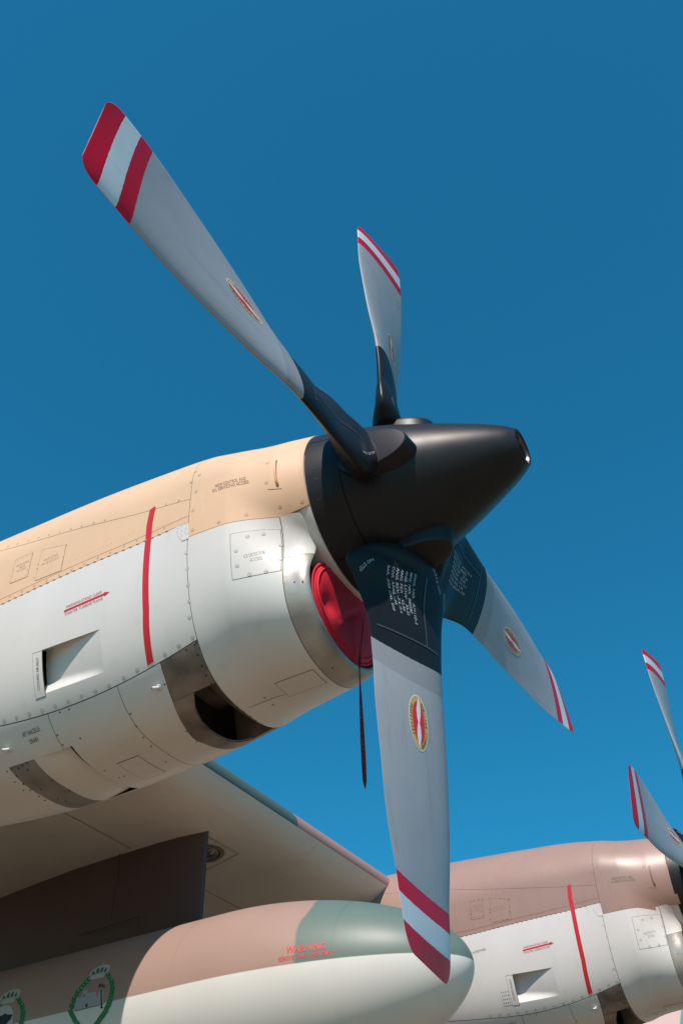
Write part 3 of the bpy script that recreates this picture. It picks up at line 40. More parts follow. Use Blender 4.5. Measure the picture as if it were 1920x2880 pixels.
EMB2=[('leafline',[(-4.103,75.5),(-4.08,76.3),(-4.066,75.8),(-4.056,74.2),(-4.088,73.8),(-4.103,74.2)]),('leaf',[(-4.098,75.4),(-4.08,76.0),(-4.069,75.7),(-4.062,74.4),(-4.087,74.0),(-4.099,74.3)]),('leafline',[(-4.103,75.5),(-4.089,75.0),(-4.091,73.6),(-4.109,70.9),(-4.121,72.5),(-4.119,73.8)]),('leaf',[(-4.104,75.1),(-4.093,74.7),(-4.094,73.6),(-4.108,71.5),(-4.118,72.7),(-4.116,73.7)]),('leafline',[(-4.117,77.3),(-4.093,78.0),(-4.08,77.5),(-4.069,76.0),(-4.101,75.6),(-4.115,75.9)]),('leaf',[(-4.112,77.1),(-4.094,77.7),(-4.083,77.3),(-4.075,76.2),(-4.1,75.8),(-4.112,76.1)]),('leafline',[(-4.117,77.3),(-4.103,76.7),(-4.104,75.4),(-4.121,72.8),(-4.133,74.3),(-4.132,75.6)]),('leaf',[(-4.117,76.8),(-4.106,76.4),(-4.107,75.4),(-4.12,73.3),(-4.13,74.5),(-4.129,75.5)]),('leafline',[(-4.13,79.0),(-4.108,79.5),(-4.095,79.0),(-4.088,77.3),(-4.118,77.1),(-4.131,77.6)]),('leaf',[(-4.126,78.8),(-4.109,79.2),(-4.099,78.8),(-4.093,77.5),(-4.117,77.3),(-4.127,77.7)]),('leafline',[(-4.13,79.0),(-4.118,78.3),(-4.121,76.9),(-4.139,74.4),(-4.149,76.0),(-4.147,77.4)]),('leaf',[(-4.131,78.5),(-4.121,78.0),(-4.123,77.0),(-4.138,74.9),(-4.146,76.2),(-4.144,77.3)]),('leafline',[(-4.142,80.8),(-4.12,81.3),(-4.107,80.8),(-4.098,79.2),(-4.129,79.0),(-4.142,79.5)]),('leaf',[(-4.138,80.7),(-4.121,81.1),(-4.111,80.7),(-4.104,79.4),(-4.128,79.2),(-4.138,79.6)]),('leafline',[(-4.142,80.8),(-4.129,80.2),(-4.132,78.8),(-4.149,76.3),(-4.16,77.9),(-4.157,79.3)]),('leaf',[(-4.142,80.4),(-4.133,79.9),(-4.134,78.9),(-4.148,76.9),(-4.157,78.1),(-4.155,79.2)]),('leafline',[(-4.155,82.6),(-4.134,82.9),(-4.124,82.2),(-4.119,80.3),(-4.147,80.5),(-4.157,81.2)]),('leaf',[(-4.151,82.4),(-4.135,82.6),(-4.126,82.1),(-4.123,80.6),(-4.144,80.8),(-4.153,81.3)]),('leafline',[(-4.155,82.6),(-4.145,81.8),(-4.149,80.4),(-4.171,78.0),(-4.176,79.8),(-4.172,81.2)]),('leaf',[(-4.156,82.2),(-4.148,81.5),(-4.152,80.4),(-4.168,78.6),(-4.173,80.0),(-4.17,81.0)]),('leafline',[(-4.161,84.5),(-4.14,84.8),(-4.129,84.1),(-4.125,82.3),(-4.152,82.4),(-4.164,83.1)]),('leaf',[(-4.157,84.3),(-4.141,84.5),(-4.133,84.0),(-4.13,82.5),(-4.151,82.7),(-4.16,83.2)]),('leafline',[(-4.161,84.5),(-4.15,83.7),(-4.155,82.3),(-4.175,80.0),(-4.182,81.7),(-4.178,83.1)]),('leaf',[(-4.162,84.0),(-4.154,83.4),(-4.158,82.3),(-4.174,80.5),(-4.179,81.9),(-4.176,82.9)]),('leafline',[(-4.168,86.3),(-4.149,86.3),(-4.142,85.5),(-4.143,83.4),(-4.166,84.0),(-4.174,84.9)]),('leaf',[(-4.165,86.1),(-4.151,86.1),(-4.145,85.3),(-4.145,83.8),(-4.164,84.3),(-4.17,84.9)]),('leafline',[(-4.168,86.3),(-4.161,85.3),(-4.168,84.0),(-4.193,81.7),(-4.194,83.7),(-4.187,85.0)]),('leaf',[(-4.17,85.9),(-4.165,85.1),(-4.171,84.0),(-4.189,82.3),(-4.19,83.8),(-4.185,84.9)]),('leafline',[(-4.17,88.2),(-4.151,88.2),(-4.143,87.4),(-4.143,85.4),(-4.167,86.0),(-4.175,86.8)]),('leaf',[(-4.167,88.0),(-4.152,88.0),(-4.146,87.3),(-4.145,85.8),(-4.165,86.2),(-4.171,86.9)]),('leafline',[(-4.17,88.2),(-4.162,87.2),(-4.169,85.9),(-4.192,83.7),(-4.194,85.7),(-4.188,87.0)]),('leaf',[(-4.172,87.8),(-4.166,87.0),(-4.171,86.0),(-4.19,84.2),(-4.191,85.8),(-4.186,86.8)]),('leafline',[(-4.172,90.1),(-4.155,89.8),(-4.151,88.7),(-4.159,86.6),(-4.178,87.6),(-4.182,88.7)]),('leaf',[(-4.171,89.7),(-4.158,89.5),(-4.155,88.7),(-4.16,87.0),(-4.175,87.8),(-4.178,88.7)]),('leafline',[(-4.172,90.1),(-4.168,88.9),(-4.18,87.6),(-4.207,85.7),(-4.201,87.8),(-4.192,89.1)]),('leaf',[(-4.175,89.7),(-4.173,88.7),(-4.182,87.7),(-4.203,86.2),(-4.199,87.8),(-4.191,88.9)]),('leafline',[(-4.168,91.9),(-4.151,91.6),(-4.147,90.5),(-4.154,88.4),(-4.172,89.5),(-4.176,90.5)]),('leaf',[(-4.167,91.6),(-4.154,91.3),(-4.151,90.5),(-4.155,88.8),(-4.169,89.7),(-4.174,90.5)]),('leafline',[(-4.168,91.9),(-4.164,90.7),(-4.175,89.5),(-4.202,87.5),(-4.196,89.7),(-4.188,90.9)]),('leaf',[(-4.171,91.5),(-4.168,90.6),(-4.177,89.5),(-4.197,88.1),(-4.194,89.7),(-4.186,90.8)]),('leafline',[(-4.164,93.7),(-4.155,92.8),(-4.161,91.5),(-4.181,89.4),(-4.185,91.3),(-4.181,92.5)]),('leaf',[(-4.166,93.3),(-4.158,92.6),(-4.163,91.6),(-4.178,90.0),(-4.183,91.4),(-4.178,92.4)]),('leafline',[(-4.164,93.7),(-4.17,92.3),(-4.187,91.3),(-4.219,90.2),(-4.201,92.3),(-4.185,93.3)]),('leaf',[(-4.169,93.4),(-4.174,92.3),(-4.188,91.5),(-4.212,90.6),(-4.198,92.2),(-4.185,93.1)]),('leafline',[(-4.15,95.4),(-4.141,94.5),(-4.145,93.2),(-4.164,91.2),(-4.17,93.0),(-4.165,94.2)]),('leaf',[(-4.151,95.0),(-4.144,94.2),(-4.148,93.3),(-4.163,91.7),(-4.166,93.1),(-4.163,94.1)]),('leafline',[(-4.15,95.4),(-4.156,94.0),(-4.172,93.0),(-4.203,91.9),(-4.185,94.0),(-4.17,95.0)]),('leaf',[(-4.155,95.0),(-4.16,94.0),(-4.172,93.2),(-4.197,92.3),(-4.183,93.9),(-4.171,94.8)]),('leafline',[(-4.135,97.0),(-4.128,96.0),(-4.134,94.8),(-4.155,92.8),(-4.158,94.7),(-4.153,96.0)]),('leaf',[(-4.138,96.6),(-4.132,95.8),(-4.136,94.9),(-4.152,93.4),(-4.154,94.8),(-4.151,95.8)]),('leafline',[(-4.135,97.0),(-4.143,95.7),(-4.16,94.8),(-4.191,93.9),(-4.171,95.9),(-4.155,96.8)]),('leaf',[(-4.141,96.7),(-4.146,95.7),(-4.159,95.0),(-4.184,94.3),(-4.169,95.8),(-4.157,96.6)]),('leafline',[(-4.119,98.7),(-4.111,97.7),(-4.117,96.5),(-4.137,94.6),(-4.14,96.4),(-4.135,97.7)]),('leaf',[(-4.121,98.3),(-4.115,97.5),(-4.119,96.6),(-4.135,95.1),(-4.138,96.5),(-4.134,97.5)]),('leafline',[(-4.119,98.7),(-4.126,97.4),(-4.142,96.5),(-4.173,95.6),(-4.155,97.6),(-4.138,98.5)]),('leaf',[(-4.124,98.4),(-4.13,97.4),(-4.143,96.7),(-4.166,96.0),(-4.152,97.5),(-4.14,98.2)]),('leafline',[(-4.103,100.4),(-4.098,99.2),(-4.106,98.0),(-4.13,96.3),(-4.128,98.3),(-4.121,99.5)]),('leaf',[(-4.106,100.0),(-4.102,99.1),(-4.108,98.2),(-4.126,96.8),(-4.125,98.3),(-4.119,99.3)]),('leafline',[(-4.103,100.4),(-4.113,99.1),(-4.13,98.4),(-4.16,97.8),(-4.138,99.6),(-4.122,100.4)]),('leaf',[(-4.108,100.1),(-4.117,99.1),(-4.13,98.5),(-4.153,98.2),(-4.136,99.5),(-4.123,100.2)]),('leafline',[(-4.079,102.3),(-4.074,101.2),(-4.083,100.0),(-4.105,98.3),(-4.104,100.2),(-4.096,101.4)]),('leaf',[(-4.082,101.9),(-4.078,101.0),(-4.084,100.1),(-4.102,98.8),(-4.101,100.3),(-4.096,101.2)]),('leafline',[(-4.079,102.3),(-4.089,101.0),(-4.106,100.3),(-4.135,99.8),(-4.115,101.5),(-4.098,102.3)]),('leaf',[(-4.085,102.0),(-4.092,101.0),(-4.105,100.5),(-4.129,100.1),(-4.112,101.4),(-4.099,102.0)]),('leafline',[(-4.056,104.2),(-4.056,102.9),(-4.067,101.8),(-4.094,100.5),(-4.087,102.4),(-4.076,103.5)]),('leaf',[(-4.06,103.8),(-4.06,102.8),(-4.069,102.0),(-4.089,100.9),(-4.083,102.5),(-4.075,103.3)]),('leafline',[(-4.056,104.2),(-4.069,103.0),(-4.087,102.5),(-4.116,102.5),(-4.091,104.0),(-4.073,104.5)]),('leaf',[(-4.062,104.0),(-4.073,103.1),(-4.087,102.7),(-4.108,102.8),(-4.089,103.9),(-4.075,104.3)]),('leafline',[(-4.029,105.7),(-4.027,104.5),(-4.038,103.4),(-4.065,102.0),(-4.058,104.0),(-4.048,105.1)]),('leaf',[(-4.032,105.3),(-4.031,104.4),(-4.04,103.5),(-4.06,102.5),(-4.055,104.0),(-4.046,104.9)]),('leafline',[(-4.029,105.7),(-4.042,104.5),(-4.059,104.1),(-4.087,104.1),(-4.063,105.5),(-4.045,106.1)]),('leaf',[(-4.034,105.5),(-4.044,104.7),(-4.058,104.3),(-4.081,104.3),(-4.061,105.4),(-4.047,105.8)]),('leafline',[(-3.895,76.3),(-3.887,75.4),(-3.896,73.8),(-3.921,71.2),(-3.921,73.3),(-3.914,74.8)]),('leaf',[(-3.897,75.9),(-3.891,75.1),(-3.897,73.9),(-3.917,71.8),(-3.918,73.5),(-3.913,74.7)]),('leafline',[(-3.895,76.3),(-3.904,74.7),(-3.924,73.3),(-3.959,71.7),(-3.936,74.3),(-3.917,75.7)]),('leaf',[(-3.901,75.9),(-3.908,74.6),(-3.924,73.5),(-3.951,72.3),(-3.932,74.4),(-3.918,75.5)]),('leafline',[(-3.872,78.9),(-3.864,77.9),(-3.872,76.4),(-3.896,73.8),(-3.897,75.9),(-3.891,77.4)]),('leaf',[(-3.875,78.3),(-3.869,77.6),(-3.874,76.4),(-3.893,74.5),(-3.894,76.1),(-3.889,77.2)]),('leafline',[(-3.872,78.9),(-3.881,77.2),(-3.899,76.0),(-3.934,74.4),(-3.912,76.9),(-3.894,78.3)]),('leaf',[(-3.878,78.4),(-3.885,77.2),(-3.9,76.1),(-3.927,74.9),(-3.909,76.9),(-3.895,78.0)]),('leafline',[(-3.851,81.3),(-3.837,80.7),(-3.838,79.4),(-3.852,77.0),(-3.865,78.4),(-3.865,79.7)]),('leaf',[(-3.851,80.8),(-3.84,80.5),(-3.841,79.4),(-3.852,77.6),(-3.862,78.7),(-3.861,79.7)]),('leafline',[(-3.851,81.3),(-3.853,79.8),(-3.867,78.4),(-3.898,76.5),(-3.886,78.8),(-3.873,80.3)]),('leaf',[(-3.856,80.8),(-3.857,79.7),(-3.868,78.6),(-3.893,77.0),(-3.883,78.9),(-3.872,80.0)]),('leafline',[(-3.842,83.2),(-3.828,82.7),(-3.828,81.5),(-3.841,79.2),(-3.854,80.6),(-3.855,81.7)]),('leaf',[(-3.842,82.8),(-3.831,82.4),(-3.831,81.5),(-3.84,79.7),(-3.85,80.8),(-3.851,81.7)]),('leafline',[(-3.842,83.2),(-3.843,81.9),(-3.856,80.5),(-3.887,78.6),(-3.875,81.0),(-3.863,82.3)]),('leaf',[(-3.846,82.8),(-3.847,81.7),(-3.858,80.6),(-3.881,79.2),(-3.873,81.0),(-3.862,82.1)]),('leafline',[(-3.833,85.2),(-3.815,85.1),(-3.81,84.1),(-3.812,82.0),(-3.833,82.8),(-3.84,83.8)]),('leaf',[(-3.831,84.9),(-3.817,84.8),(-3.813,84.0),(-3.816,82.4),(-3.832,83.0),(-3.836,83.8)]),('leafline',[(-3.833,85.2),(-3.827,84.1),(-3.837,82.7),(-3.862,80.5),(-3.86,82.6),(-3.852,84.0)]),('leaf',[(-3.836,84.7),(-3.832,83.9),(-3.838,82.8),(-3.857,81.2),(-3.856,82.8),(-3.851,83.8)]),('leafline',[(-3.832,87.0),(-3.814,86.9),(-3.808,86.0),(-3.811,83.9),(-3.832,84.7),(-3.838,85.6)]),('leaf',[(-3.83,86.7),(-3.815,86.6),(-3.811,85.9),(-3.813,84.3),(-3.83,84.8),(-3.836,85.6)]),('leafline',[(-3.832,87.0),(-3.826,85.9),(-3.835,84.6),(-3.859,82.5),(-3.858,84.5),(-3.85,85.9)]),('leaf',[(-3.834,86.6),(-3.83,85.7),(-3.836,84.7),(-3.856,83.0),(-3.855,84.6),(-3.849,85.7)]),('leafline',[(-3.831,88.8),(-3.813,88.8),(-3.805,87.9),(-3.804,86.0),(-3.828,86.6),(-3.836,87.4)]),('leaf',[(-3.829,88.5),(-3.814,88.5),(-3.808,87.9),(-3.807,86.3),(-3.826,86.8),(-3.833,87.4)]),('leafline',[(-3.831,88.8),(-3.824,87.8),(-3.83,86.5),(-3.852,84.4),(-3.854,86.3),(-3.849,87.6)]),('leaf',[(-3.833,88.4),(-3.828,87.6),(-3.832,86.6),(-3.848,84.9),(-3.851,86.4),(-3.846,87.4)]),('leafline',[(-3.835,90.6),(-3.816,90.6),(-3.808,89.8),(-3.806,87.9),(-3.829,88.5),(-3.839,89.2)]),('leaf',[(-3.832,90.3),(-3.817,90.3),(-3.811,89.7),(-3.809,88.2),(-3.828,88.7),(-3.835,89.3)]),('leafline',[(-3.835,90.6),(-3.826,89.7),(-3.833,88.3),(-3.852,86.3),(-3.856,88.1),(-3.851,89.4)]),('leaf',[(-3.836,90.2),(-3.829,89.5),(-3.834,88.5),(-3.85,86.8),(-3.852,88.3),(-3.849,89.2)]),('leafline',[(-3.838,92.4),(-3.819,92.6),(-3.808,91.9),(-3.802,90.2),(-3.828,90.5),(-3.839,91.1)]),('leaf',[(-3.835,92.2),(-3.82,92.3),(-3.812,91.8),(-3.807,90.4),(-3.827,90.7),(-3.835,91.2)]),('leafline',[(-3.838,92.4),(-3.828,91.6),(-3.83,90.4),(-3.847,88.2),(-3.854,89.9),(-3.853,91.2)]),('leaf',[(-3.839,92.0),(-3.83,91.4),(-3.833,90.4),(-3.846,88.8),(-3.852,90.0),(-3.85,91.0)]),('leafline',[(-3.846,94.1),(-3.827,94.3),(-3.816,93.6),(-3.81,91.9),(-3.835,92.2),(-3.847,92.8)]),('leaf',[(-3.842,93.9),(-3.828,94.0),(-3.82,93.5),(-3.814,92.2),(-3.834,92.4),(-3.843,92.9)]),('leafline',[(-3.846,94.1),(-3.836,93.3),(-3.838,92.1),(-3.854,90.0),(-3.862,91.7),(-3.86,92.9)]),('leaf',[(-3.846,93.7),(-3.838,93.1),(-3.841,92.1),(-3.853,90.5),(-3.859,91.8),(-3.858,92.8)]),('leafline',[(-3.854,95.8),(-3.836,96.1),(-3.824,95.5),(-3.813,94.0),(-3.841,94.0),(-3.853,94.6)]),('leaf',[(-3.85,95.6),(-3.835,95.8),(-3.826,95.4),(-3.818,94.2),(-3.84,94.3),(-3.849,94.7)]),('leafline',[(-3.854,95.8),(-3.842,95.1),(-3.843,94.0),(-3.855,91.9),(-3.867,93.4),(-3.868,94.5)]),('leaf',[(-3.855,95.4),(-3.845,94.9),(-3.845,94.0),(-3.855,92.4),(-3.865,93.5),(-3.865,94.4)]),('leafline',[(-3.866,97.3),(-3.846,97.6),(-3.834,97.0),(-3.824,95.5),(-3.852,95.6),(-3.864,96.1)]),('leaf',[(-3.862,97.1),(-3.847,97.3),(-3.838,96.9),(-3.829,95.7),(-3.85,95.8),(-3.86,96.2)]),('leafline',[(-3.866,97.3),(-3.853,96.7),(-3.854,95.5),(-3.866,93.4),(-3.877,94.9),(-3.878,96.1)]),('leaf',[(-3.866,96.9),(-3.856,96.4),(-3.856,95.5),(-3.866,93.9),(-3.875,95.1),(-3.876,96.0)]),('leafline',[(-3.877,98.8),(-3.858,99.3),(-3.845,98.8),(-3.831,97.5),(-3.858,97.3),(-3.874,97.7)]),('leaf',[(-3.872,98.7),(-3.858,99.0),(-3.847,98.7),(-3.836,97.6),(-3.858,97.5),(-3.87,97.8)]),('leafline',[(-3.877,98.8),(-3.863,98.3),(-3.86,97.2),(-3.868,95.2),(-3.884,96.5),(-3.887,97.5)]),('leaf',[(-3.876,98.5),(-3.865,98.1),(-3.864,97.2),(-3.869,95.7),(-3.882,96.6),(-3.884,97.5)]),('leafline',[(-3.892,100.0),(-3.873,100.5),(-3.858,100.0),(-3.844,98.7),(-3.872,98.5),(-3.887,98.9)]),('leaf',[(-3.887,99.9),(-3.873,100.2),(-3.861,99.9),(-3.849,98.8),(-3.872,98.7),(-3.883,99.0)]),('leafline',[(-3.892,100.0),(-3.877,99.5),(-3.874,98.4),(-3.882,96.4),(-3.898,97.7),(-3.901,98.7)]),('leaf',[(-3.891,99.7),(-3.879,99.3),(-3.877,98.4),(-3.883,96.9),(-3.896,97.8),(-3.898,98.7)]),('leafline',[(-3.906,101.2),(-3.887,101.7),(-3.873,101.3),(-3.858,99.9),(-3.887,99.8),(-3.901,100.1)]),('leaf',[(-3.902,101.1),(-3.886,101.5),(-3.875,101.1),(-3.864,100.1),(-3.885,100.0),(-3.897,100.2)]),('leafline',[(-3.906,101.2),(-3.891,100.7),(-3.889,99.6),(-3.895,97.7),(-3.911,98.9),(-3.915,100.0)]),('leaf',[(-3.905,100.9),(-3.893,100.5),(-3.891,99.6),(-3.896,98.1),(-3.909,99.1),(-3.912,99.9)]),('leafline',[(-3.923,102.5),(-3.903,103.0),(-3.89,102.5),(-3.874,101.2),(-3.902,101.1),(-3.917,101.4)]),('leaf',[(-3.917,102.4),(-3.903,102.7),(-3.892,102.4),(-3.88,101.4),(-3.902,101.2),(-3.914,101.5)]),('leafline',[(-3.923,102.5),(-3.908,102.0),(-3.904,100.9),(-3.911,99.0),(-3.928,100.2),(-3.932,101.2)]),('leaf',[(-3.921,102.2),(-3.91,101.8),(-3.907,100.9),(-3.912,99.4),(-3.925,100.4),(-3.928,101.2)]),('leafline',[(-3.94,103.8),(-3.921,104.3),(-3.906,104.0),(-3.889,102.7),(-3.917,102.5),(-3.933,102.7)]),('leaf',[(-3.935,103.7),(-3.92,104.1),(-3.908,103.8),(-3.895,102.8),(-3.917,102.6),(-3.93,102.9)]),('leafline',[(-3.94,103.8),(-3.924,103.3),(-3.919,102.3),(-3.924,100.4),(-3.942,101.5),(-3.947,102.5)]),('leaf',[(-3.938,103.5),(-3.926,103.1),(-3.923,102.3),(-3.925,100.8),(-3.939,101.7),(-3.944,102.5)]),('leafline',[(-3.958,105.0),(-3.94,105.6),(-3.925,105.2),(-3.908,104.0),(-3.936,103.7),(-3.952,104.0)]),('leaf',[(-3.954,104.9),(-3.939,105.3),(-3.927,105.1),(-3.914,104.1),(-3.936,103.9),(-3.949,104.1)]),('leafline',[(-3.958,105.0),(-3.943,104.6),(-3.938,103.6),(-3.943,101.6),(-3.96,102.8),(-3.966,103.8)]),('leaf',[(-3.957,104.7),(-3.945,104.4),(-3.941,103.6),(-3.944,102.1),(-3.958,103.0),(-3.963,103.7)]),('grey',[(-4.107,70.4),(-4.104,67.8),(-4.079,65.9),(-4.05,64.7),(-4.006,64.6),(-3.958,65.7),(-3.932,67.6),(-3.925,69.8),(-3.936,71.5),(-3.955,72.4),(-4.021,70.7),(-4.092,71.6)]),('leaf',[(-4.085,70.8),(-4.082,68.6),(-4.075,67.7),(-4.066,69.2),(-4.049,70.6)]),('leaf',[(-4.045,70.6),(-4.053,67.5),(-4.037,66.1),(-4.026,68.7),(-4.017,70.5)]),('leaf',[(-4.01,70.4),(-4.013,67.3),(-4.004,66.1),(-3.99,68.4),(-3.987,70.8)]),('leaf',[(-3.974,71.1),(-3.971,68.8),(-3.965,67.6),(-3.953,69.9),(-3.952,71.5)]),('grey',[(-4.076,74.6),(-4.082,73.7),(-4.078,72.0),(-4.019,71.0),(-3.954,72.6),(-3.953,73.4),(-3.953,75.0)]),('grey',[(-4.027,64.3),(-4.025,61.6),(-4.015,62.8),(-4.015,64.4)]),('grey',[(-4.167,85.1),(-4.185,80.9),(-4.172,77.5),(-4.12,76.3),(-4.069,76.7),(-4.037,75.9),(-4.0,76.3),(-3.967,77.9),(-3.94,80.5),(-3.922,83.1),(-3.911,86.6),(-3.907,89.9),(-3.915,93.2),(-3.957,95.5),(-4.035,95.3),(-4.109,91.0)]),('blk',[(-4.173,82.2),(-4.108,82.2),(-4.042,82.6),(-4.014,82.4),(-3.999,81.5),(-3.978,82.8),(-3.929,83.5),(-3.925,84.2),(-3.935,85.8),(-3.924,86.2),(-3.951,87.5),(-3.958,88.5),(-3.983,90.9),(-4.082,89.3),(-4.152,86.0)]),('grey',[(-4.008,83.7),(-4.007,82.8),(-3.989,83.3),(-3.961,83.8),(-3.955,84.6),(-3.975,85.3),(-3.974,86.5),(-3.986,86.9),(-3.986,88.7),(-3.986,86.7),(-3.978,86.4),(-3.98,85.1),(-3.965,84.4)])]

# ------------------------------------------------------------------ materials
MATS = {}
def mat(name, col, rough=.5, metal=0., spec=.5, var=.06, nscale=3., bump=0., bscale=40., coat=0., dirt=0., stretch=(1, 1, 1), rvar=.0):
    if name in MATS: return MATS[name]
    m = bpy.data.materials.new(name); m.use_nodes = True; t = m.node_tree; b = t.nodes['Principled BSDF']
    tc = t.nodes.new('ShaderNodeTexCoord'); mp = t.nodes.new('ShaderNodeMapping'); mp.inputs[3].default_value = stretch
    t.links.new(tc.outputs['Object'], mp.inputs[0])
    n = t.nodes.new('ShaderNodeTexNoise'); n.inputs['Scale'].default_value = nscale; n.inputs['Detail'].default_value = 6
    t.links.new(mp.outputs[0], n.inputs['Vector'])
    r = t.nodes.new('ShaderNodeValToRGB'); r.color_ramp.elements[0].position = .3; r.color_ramp.elements[1].position = .7
    d = tuple(c * (1 - var - dirt) for c in col); u = tuple(min(1, c * (1 + var)) for c in col)
    r.color_ramp.elements[0].color = (*d, 1); r.color_ramp.elements[1].color = (*u, 1)
    t.links.new(n.outputs[0], r.inputs[0]); t.links.new(r.outputs[0], b.inputs['Base Color'])
    if dirt:
        ms = t.nodes.new('ShaderNodeMapping'); ms.inputs[3].default_value = (3.2, 3.2, 1.1); t.links.new(tc.outputs['Object'], ms.inputs[0])
        ns = t.nodes.new('ShaderNodeTexNoise'); ns.inputs['Scale'].default_value = 2.6; ns.inputs['Detail'].default_value = 9; ns.inputs['Roughness'].default_value = .7; t.links.new(ms.outputs[0], ns.inputs['Vector'])
        mq = t.nodes.new('ShaderNodeMapRange'); mq.inputs[1].default_value = .56; mq.inputs[2].default_value = .78; mq.inputs[3].default_value = 1.; mq.inputs[4].default_value = 1 - dirt * 4; t.links.new(ns.outputs[0], mq.inputs[0])
        sc_ = t.nodes.new('ShaderNodeVectorMath'); sc_.operation = 'SCALE'; t.links.new(r.outputs[0], sc_.inputs[0]); t.links.new(mq.outputs[0], sc_.inputs[3]); t.links.new(sc_.outputs[0], b.inputs['Base Color'])
    b.inputs['Roughness'].default_value = rough; b.inputs['Metallic'].default_value = metal
    b.inputs['Specular IOR Level'].default_value = spec; b.inputs['Coat Weight'].default_value = coat; b.inputs['Coat Roughness'].default_value = .15
    if rvar:
        mr = t.nodes.new('ShaderNodeMapRange'); mr.inputs[3].default_value = rough - rvar; mr.inputs[4].default_value = rough + rvar
        n3 = t.nodes.new('ShaderNodeTexNoise'); n3.inputs['Scale'].default_value = nscale * 2.3; n3.inputs['Detail'].default_value = 4
        t.links.new(mp.outputs[0], n3.inputs['Vector']); t.links.new(n3.outputs[0], mr.inputs[0]); t.links.new(mr.outputs[0], b.inputs['Roughness'])
    if bump:
        n2 = t.nodes.new('ShaderNodeTexNoise'); n2.inputs['Scale'].default_value = bscale; n2.inputs['Detail'].default_value = 3
        t.links.new(tc.outputs['Object'], n2.inputs['Vector'])
        bp = t.nodes.new('ShaderNodeBump'); bp.inputs['Strength'].default_value = bump; bp.inputs['Distance'].default_value = .02
        t.links.new(n2.outputs[0], bp.inputs['Height']); t.links.new(bp.outputs[0], b.inputs['Normal'])
    MATS[name] = m; return m
def node_mat(name, rough, spec=.5, metal=0., coat=0.):
    m = bpy.data.materials.new(name); m.use_nodes = True; b = m.node_tree.nodes['Principled BSDF']
    b.inputs['Roughness'].default_value = rough; b.inputs['Specular IOR Level'].default_value = spec; b.inputs['Metallic'].default_value = metal
    b.inputs['Coat Weight'].default_value = coat
    MATS[name] = m; return m, m.node_tree, b
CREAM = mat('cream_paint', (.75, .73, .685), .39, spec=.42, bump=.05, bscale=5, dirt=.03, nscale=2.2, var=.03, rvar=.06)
SAND = mat('sand_paint', (.80, .535, .325), .42, dirt=.025, bump=.05, bscale=6, nscale=2, var=.035, rvar=.06)
BROWN = mat('brown_paint', (.375, .235, .185), .40, dirt=.03, bump=.06, bscale=6, nscale=2, var=.05, rvar=.08)
STEEL = mat('stained_steel', (.235, .205, .175), .45, metal=.55, var=.45, nscale=8, bump=.12, bscale=14, rvar=.12)
PLATE = mat('worn_plate', (.33, .30, .26), .42, metal=.35, var=.25, nscale=8, bump=.1, bscale=14, rvar=.08)
LIPM = mat('bare_intake_metal', (.44, .405, .36), .42, metal=.3, var=.2, nscale=7, bump=.06, bscale=30, rvar=.1)
CORE = mat('dark_cavity', (.018, .017, .016), .8)
GRIME = mat('seam_grime', (.10, .09, .075), .8)
BLACKP = mat('black_paint', (.016, .0165, .018), .39, var=.14, nscale=5, spec=.24, rvar=.05)
CUFF = mat('cuff_rubber', (.02, .023, .028), .40, var=.2, nscale=6)
REDP = mat('red_paint', (.62, .022, .03), .4)
REDC = mat('red_cloth', (.78, .028, .055), .62, bump=.12, bscale=14, var=.06, spec=.3)
REDD = mat('red_webbing', (.22, .012, .03), .8, bump=.3, bscale=200)
INK = mat('stencil_ink', (.16, .15, .13), .7)
INKB = mat('stencil_ink_brown', (.20, .13, .08), .7)
INKR = mat('stencil_red', (.55, .06, .08), .6)
WHITE = mat('white_marking', (.72, .72, .70), .6)
PALE = mat('pale_marking', (.36, .40, .44), .7, var=.3, nscale=60)
GOLD = mat('gold_marking', (.60, .36, .10), .5)
SCREW = mat('screw_paint', (.50, .47, .40), .4, metal=.2)
SCRR = mat('screw_recess', (.27, .245, .21), .6); SCRL = mat('screw_tarnish', (.14, .12, .10), .6); SCRD = mat('screw_dark', (.06, .05, .045), .6)
ALU = mat('bright_metal', (.13, .13, .13), .34, metal=1.)
LEAF = mat('leaf_green', (.015, .17, .05), .5); LEAFL = mat('leaf_outline', (.30, .48, .36), .5)
GREY = mat('emblem_grey', (.50, .50, .50), .5); SLATE = mat('emblem_slate', (.36, .36, .41), .5); INKBK = mat('emblem_black', (.01, .01, .015), .5)
EC = {'leaf': LEAF, 'leafline': LEAFL, 'grey': GREY, 'slate': SLATE, 'blk': INKBK}
GLASS, _t, _b = node_mat('lamp_glass', .05); _b.inputs['Base Color'].default_value = (.9, .9, .88, 1); _b.inputs['Transmission Weight'].default_value = .7
_b.inputs['IOR'].default_value = 1.45

